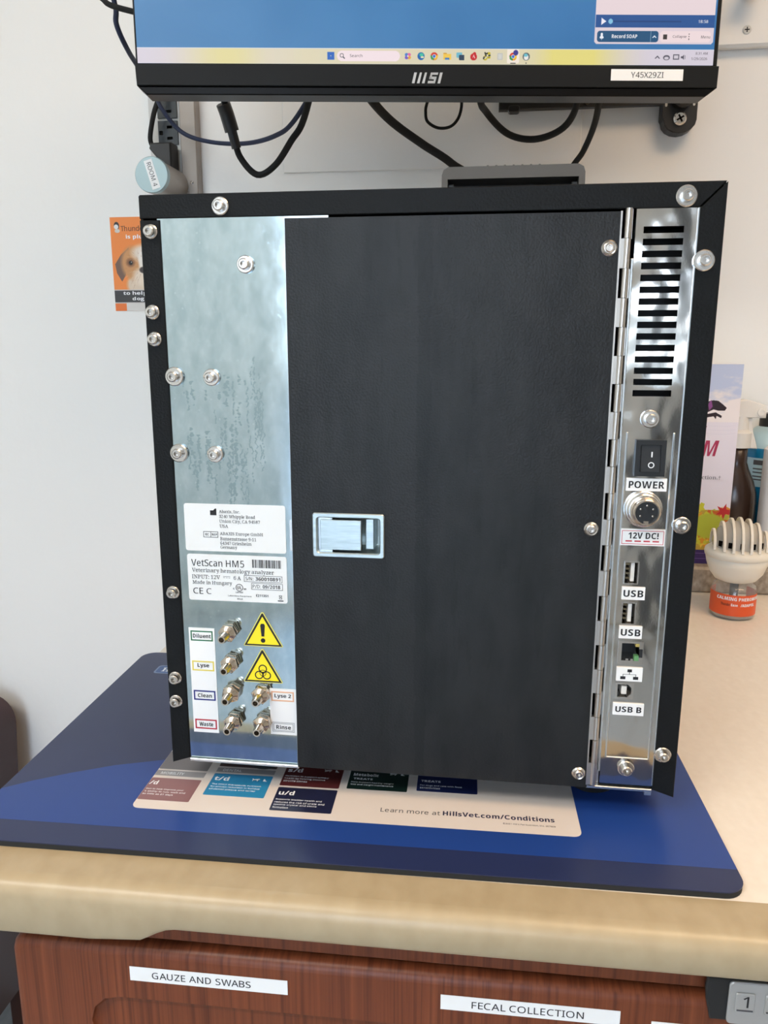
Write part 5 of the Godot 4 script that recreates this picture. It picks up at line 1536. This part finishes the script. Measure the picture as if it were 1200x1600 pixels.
func ledge_things() -> void:
	var top := 0.8510
	single("stone_ledge", MB.new().span(Vector3(-0.85, 0, -0.0685), Vector3(0.85, top - TOP, 0.0685), 0.003).done(), M.ledge_stone, "low mottled grey ledge along the wall at the back of the counter", "ledge", Vector3(1.02, TOP, -0.5515))

	# tall printed carton
	var c := thing("calming_carton", "tall pale printed carton with a leaping dog and autumn leaves", "carton", Vector3(0.2905, top, -0.511))
	part(c, "box", MB.new().span(Vector3(-0.043, 0, -0.011), Vector3(0.043, 0.2386, 0.0109), 0.0006).done(), mat("carton_board", c8(226, 222, 226), 0.4))
	var cm := mat("carton_print", c8(255, 255, 255), 0.3)
	cm.albedo_texture = carton_picture()
	var fq := MB.new()
	fq.face_uv(Vector3(-0.0427, 0.0002, 0.0111), Vector3(0.0427, 0.0002, 0.0111), Vector3(0.0427, 0.2384, 0.0111), Vector3(-0.0427, 0.2384, 0.0111))
	part(c, "printed_front", fq.done(), cm)
	letters(c, "M", Vector3(0.0140, 0.1410, 0.0113), 0.0150, 0.0185, mat("berry_ink", c8(160, 42, 78), 0.4), "bold", Basis(Vector3(1, 0, 0), Vector3(0.2, 1, 0), Vector3(0, 0, 1)))
	letters(c, "r*", Vector3(0.0040, 0.1650, 0.0113), 0.0080, 0.0060, M.berry_ink, "bold")
	letters(c, "ection.\u2020", Vector3(0.0160, 0.1060, 0.0113), 0.0250, 0.0050, M.soft_ink, "serif")

	# brown bottle with a white trigger sprayer
	mat("amber_plastic", c8(52, 36, 28), 0.25)
	var up := Basis(Vector3.RIGHT, -PI / 2)
	var b := thing("spray_bottle", "dark brown bottle with a white trigger sprayer behind the carton", "bottle", Vector3(0.3510, top, -0.5500))
	part(b, "bottle", MB.new().at(0, 0, 0, up).lathe([Vector2(0, 0), Vector2(0.025, 0), Vector2(0.0265, 0.003), Vector2(0.0265, 0.070), Vector2(0.0258, 0.082), Vector2(0.0215, 0.096), Vector2(0.0150, 0.110), Vector2(0.0120, 0.118), Vector2(0.0115, 0.138), Vector2(0, 0.138)], 36, true).done(), M.amber_plastic)
	part(b, "collar", MB.new().at(0, 0.137, 0, up).lathe([Vector2(0, 0), Vector2(0.0140, 0), Vector2(0.0140, 0.018), Vector2(0.0100, 0.022), Vector2(0.0090, 0.040), Vector2(0, 0.040)], 28).done(), M.white_plastic)
	part(b, "sprayer_head", MB.new().slab(PackedVector2Array([Vector2(-0.022, 0.174), Vector2(0.0265, 0.1735), Vector2(0.0265, 0.1885), Vector2(0.004, 0.1955), Vector2(-0.022, 0.192)]), -0.0085, 0.0085, 0.001).done(), M.white_plastic)
	part(b, "nozzle", MB.new().at(0.0205, 0.1805, 0.0085).lathe([Vector2(0, 0), Vector2(0.0048, 0), Vector2(0.0048, 0.0022), Vector2(0.0030, 0.0026), Vector2(0.0030, 0.0016), Vector2(0, 0.0016)], 22).done(), M.white_plastic)
	part(b, "trigger", MB.new().slab(PackedVector2Array([Vector2(0.0125, 0.1740), Vector2(0.0000, 0.1740), Vector2(-0.0010, 0.1640), Vector2(0.0030, 0.1500), Vector2(0.0110, 0.1360), Vector2(0.0215, 0.1355), Vector2(0.0195, 0.1430), Vector2(0.0150, 0.1560)]).duplicate(), -0.004, 0.004, 0.001).done(), M.white_plastic)

	# blue liquid bottle with black cap
	mat("blue_liquid", c8(20, 116, 160), 0.25)
	mat("cloudy_plastic", c8(170, 198, 206), 0.3)
	var u := thing("blue_bottle", "clear bottle of blue liquid with a black cap and white label", "bottle", Vector3(0.4020, top, -0.5865))
	part(u, "filled_body", MB.new().at(0, 0, 0, up).lathe([Vector2(0, 0), Vector2(0.0310, 0), Vector2(0.0325, 0.003), Vector2(0.0325, 0.132), Vector2(0.0318, 0.136), Vector2(0, 0.136)], 40, true).done(), M.blue_liquid)
	part(u, "shoulder", MB.new().at(0, 0, 0, up).lathe([Vector2(0.0322, 0.134), Vector2(0.0300, 0.146), Vector2(0.0200, 0.158), Vector2(0.0140, 0.161), Vector2(0, 0.161)], 40, true).done(), M.cloudy_plastic)
	part(u, "cap", MB.new().at(0, 0.158, 0, up).lathe([Vector2(0, 0), Vector2(0.0160, 0), Vector2(0.0160, 0.016), Vector2(0.0150, 0.018), Vector2(0, 0.018)], 28).done(), M.black_plastic)
	var lb := MB.new()
	for k in 24:
		var a0 := -1.5 + 3.0 * k / 24
		var a1 := -1.5 + 3.0 * (k + 1) / 24
		lb.quad(Vector3(sin(a0) * 0.0327, 0.086, cos(a0) * 0.0327), Vector3(sin(a1) * 0.0327, 0.086, cos(a1) * 0.0327), Vector3(sin(a1) * 0.0327, 0.122, cos(a1) * 0.0327), Vector3(sin(a0) * 0.0327, 0.122, cos(a0) * 0.0327))
	var pl := part(u, "label", lb.done(), M.cloudy_plastic)
	for q in [[0.1165, 0.0060], [0.1085, 0.0016], [0.1040, 0.0016], [0.0990, 0.0016], [0.0950, 0.0016]]:
		var ln := MB.new()
		for k in 12:
			var a0 := -0.9 + 1.6 * k / 12
			var a1 := -0.9 + 1.6 * (k + 1) / 12
			ln.quad(Vector3(sin(a0) * 0.0328, q[0] - q[1] / 2, cos(a0) * 0.0328), Vector3(sin(a1) * 0.0328, q[0] - q[1] / 2, cos(a1) * 0.0328), Vector3(sin(a1) * 0.0328, q[0] + q[1] / 2, cos(a1) * 0.0328), Vector3(sin(a0) * 0.0328, q[0] + q[1] / 2, cos(a0) * 0.0328))
		part(pl, "text_line", ln.done(), M.soft_ink)

	# white square-shouldered bottle
	var wb := thing("white_bottle", "white plastic bottle at the right edge in front of the blue bottle", "bottle", Vector3(0.3975, top, -0.5060))
	part(wb, "body", MB.new().at(0, 0, 0, up).slab(MB.rect(0.056, 0.036, 0.012, 5), 0.0, 0.146, 0.006, true).done(), mat("milky_plastic", c8(214, 212, 210), 0.35))
	part(wb, "neck", MB.new().at(0, 0.145, 0, up).lathe([Vector2(0, 0), Vector2(0.012, 0), Vector2(0.012, 0.008), Vector2(0.014, 0.008), Vector2(0.014, 0.026), Vector2(0, 0.026)], 24).done(), M.white_plastic)

	diffuser(up)


func diffuser(up: Basis) -> void:
	var n := thing("scent_diffuser", "white slotted plug-in diffuser on a small jar with an orange label", "diffuser", Vector3(0.3165, TOP, -0.4080), -0.15)
	var shell := mat("diffuser_shell", c8(228, 222, 208), 0.45)
	var glass := mat("jar_glass", Color(0.93, 0.95, 0.95, 0.12), 0.04)
	glass.transparency = BaseMaterial3D.TRANSPARENCY_ALPHA
	part(n, "jar", MB.new().at(0, 0, 0, up).lathe([Vector2(0, 0), Vector2(0.0215, 0), Vector2(0.0232, 0.0022), Vector2(0.0232, 0.031), Vector2(0.0215, 0.0355), Vector2(0.0170, 0.0385), Vector2(0.0120, 0.0400), Vector2(0.0120, 0.0440)], 40, true).done(), glass, "clear glass jar")
	part(n, "oil", MB.new().at(0, 0, 0, up).lathe([Vector2(0, 0.0020), Vector2(0.0215, 0.0020), Vector2(0.0218, 0.004), Vector2(0.0218, 0.0060), Vector2(0, 0.0060)], 32).done(), mat("clear_oil", c8(150, 140, 128), 0.2))
	part(n, "wick", MB.new().at(0, 0.006, 0, up).lathe([Vector2(0, 0), Vector2(0.0045, 0), Vector2(0.0045, 0.036), Vector2(0, 0.036)], 16).done(), M.grey_plastic)
	var lb := MB.new()
	lb.sg = 2
	for k in 40:
		var a0 := -2.4 + 4.8 * k / 40
		var a1 := -2.4 + 4.8 * (k + 1) / 40
		lb.quad(Vector3(sin(a0) * 0.0234, 0.0055, cos(a0) * 0.0234), Vector3(sin(a1) * 0.0234, 0.0055, cos(a1) * 0.0234), Vector3(sin(a1) * 0.0234, 0.0290, cos(a1) * 0.0234), Vector3(sin(a0) * 0.0234, 0.0290, cos(a0) * 0.0234))
	var l := part(n, "jar_label", lb.done(), mat("label_orange", c8(222, 86, 38), 0.45), "orange paper label")
	bent_letters(l, "CALMING PHEROMONE", 0.0248, 0.005, 0.0520, 0.0036, 0.0235, M.white_ink, "bold")
	bent_letters(l, "Thunder", 0.0182, -0.0110, 0.0100, 0.0030, 0.0235, mat("label_dark", c8(60, 34, 28), 0.5), "sans")
	bent_letters(l, "Ease", 0.0182, -0.0018, 0.0066, 0.0028, 0.0235, M.white_ink, "bold")
	bent_letters(l, "/ADAPTIL", 0.0182, 0.0130, 0.0170, 0.0030, 0.0235, M.white_ink, "bold")
	# lower bowl, rim and the slotted dome
	part(n, "bowl", MB.new().at(0, 0, 0, up).lathe([Vector2(0, 0.0402), Vector2(0.0160, 0.0402), Vector2(0.0215, 0.0425), Vector2(0.0272, 0.0500), Vector2(0.0308, 0.0600), Vector2(0.0322, 0.0662), Vector2(0.0316, 0.0670), Vector2(0.0316, 0.0676), Vector2(0.0332, 0.0682), Vector2(0.0338, 0.0712), Vector2(0.0332, 0.0745), Vector2(0.0290, 0.0775), Vector2(0.0250, 0.0790), Vector2(0, 0.0790)], 44, true).done(), shell)
	part(n, "core", MB.new().at(0, 0, 0, up).lathe([Vector2(0.0262, 0.0780), Vector2(0.0255, 0.0860), Vector2(0.0225, 0.0960), Vector2(0.0150, 0.1030), Vector2(0, 0.1055)], 30, true).done(), mat("core_grey", c8(176, 170, 158), 0.6))
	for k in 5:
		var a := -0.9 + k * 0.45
		part(n, "painted_slot", MB.new().at(sin(a) * 0.0256, 0.0835, cos(a) * 0.0256, Basis(Vector3.UP, a)).slab(MB.rect(0.0042, 0.0060), -0.001, 0.0009).done(), M.hole_shade_black)  # solid black patch painting the darkness of a vent opening, nothing is cut
	for k in 7:
		var x := -0.0258 + k * 0.0086
		var half := sqrt(maxf(0.0, 0.0318 * 0.0318 - x * x))
		var tall := 0.0330 * half / 0.0318
		var o := PackedVector2Array([Vector2(-half, 0.0)])
		var inner := PackedVector2Array()
		for q in 15:
			var a := PI * q / 14.0
			inner.append(Vector2(cos(a) * (half - 0.0060 * half / 0.0318), sin(a) * (tall - 0.0060 * half / 0.0318)))
		var outer := PackedVector2Array()
		for q in 15:
			var a := PI - PI * q / 14.0
			outer.append(Vector2(cos(a) * half, sin(a) * tall))
		o = PackedVector2Array()
		o.append_array(outer)
		o.append_array(inner)
		o.reverse()
		part(n, "fin", MB.new().at(x, 0.0770, 0, Basis(Vector3.UP, -PI / 2)).slab(o, -0.0013, 0.0013).done(), shell)


# ---------------------------------------------------------------- seat by the wall
func seating() -> void:
	var n := thing("waiting_chair", "dark maroon upholstered chair beyond the left end of the counter", "chair", Vector3(-0.9200, 0, -0.36))
	var vinyl := mat("maroon_vinyl", c8(58, 34, 36), 0.5)
	mat("dark_beech", c8(62, 34, 26), 0.4)
	part(n, "backrest", MB.new().at(0, 0.43, -0.19, Basis(Vector3.RIGHT, -0.10)).slab(rounded_back(), -0.035, 0.035, 0.012, true).done(), vinyl)
	part(n, "seat", MB.new().at(0, 0.32, 0.03, Basis(Vector3.RIGHT, -PI / 2)).slab(MB.rect(0.48, 0.46, 0.05, 6), 0, 0.10, 0.015, true).done(), vinyl)
	for s in [-1, 1]:
		part(n, "side_frame", MB.new().span(Vector3(s * 0.215, 0.10, -0.22), Vector3(s * 0.245, 0.33, 0.24), 0.006).done(), M.dark_beech)
		for z in [-0.19, 0.21]:
			part(n, "leg", MB.new().span(Vector3(s * 0.215, 0, z - 0.02), Vector3(s * 0.245, 0.11, z + 0.02), 0.004).done(), M.dark_beech)


func rounded_back() -> PackedVector2Array:
	var o := MB.rect(0.49, 0.30, 0.045, 8)
	return o
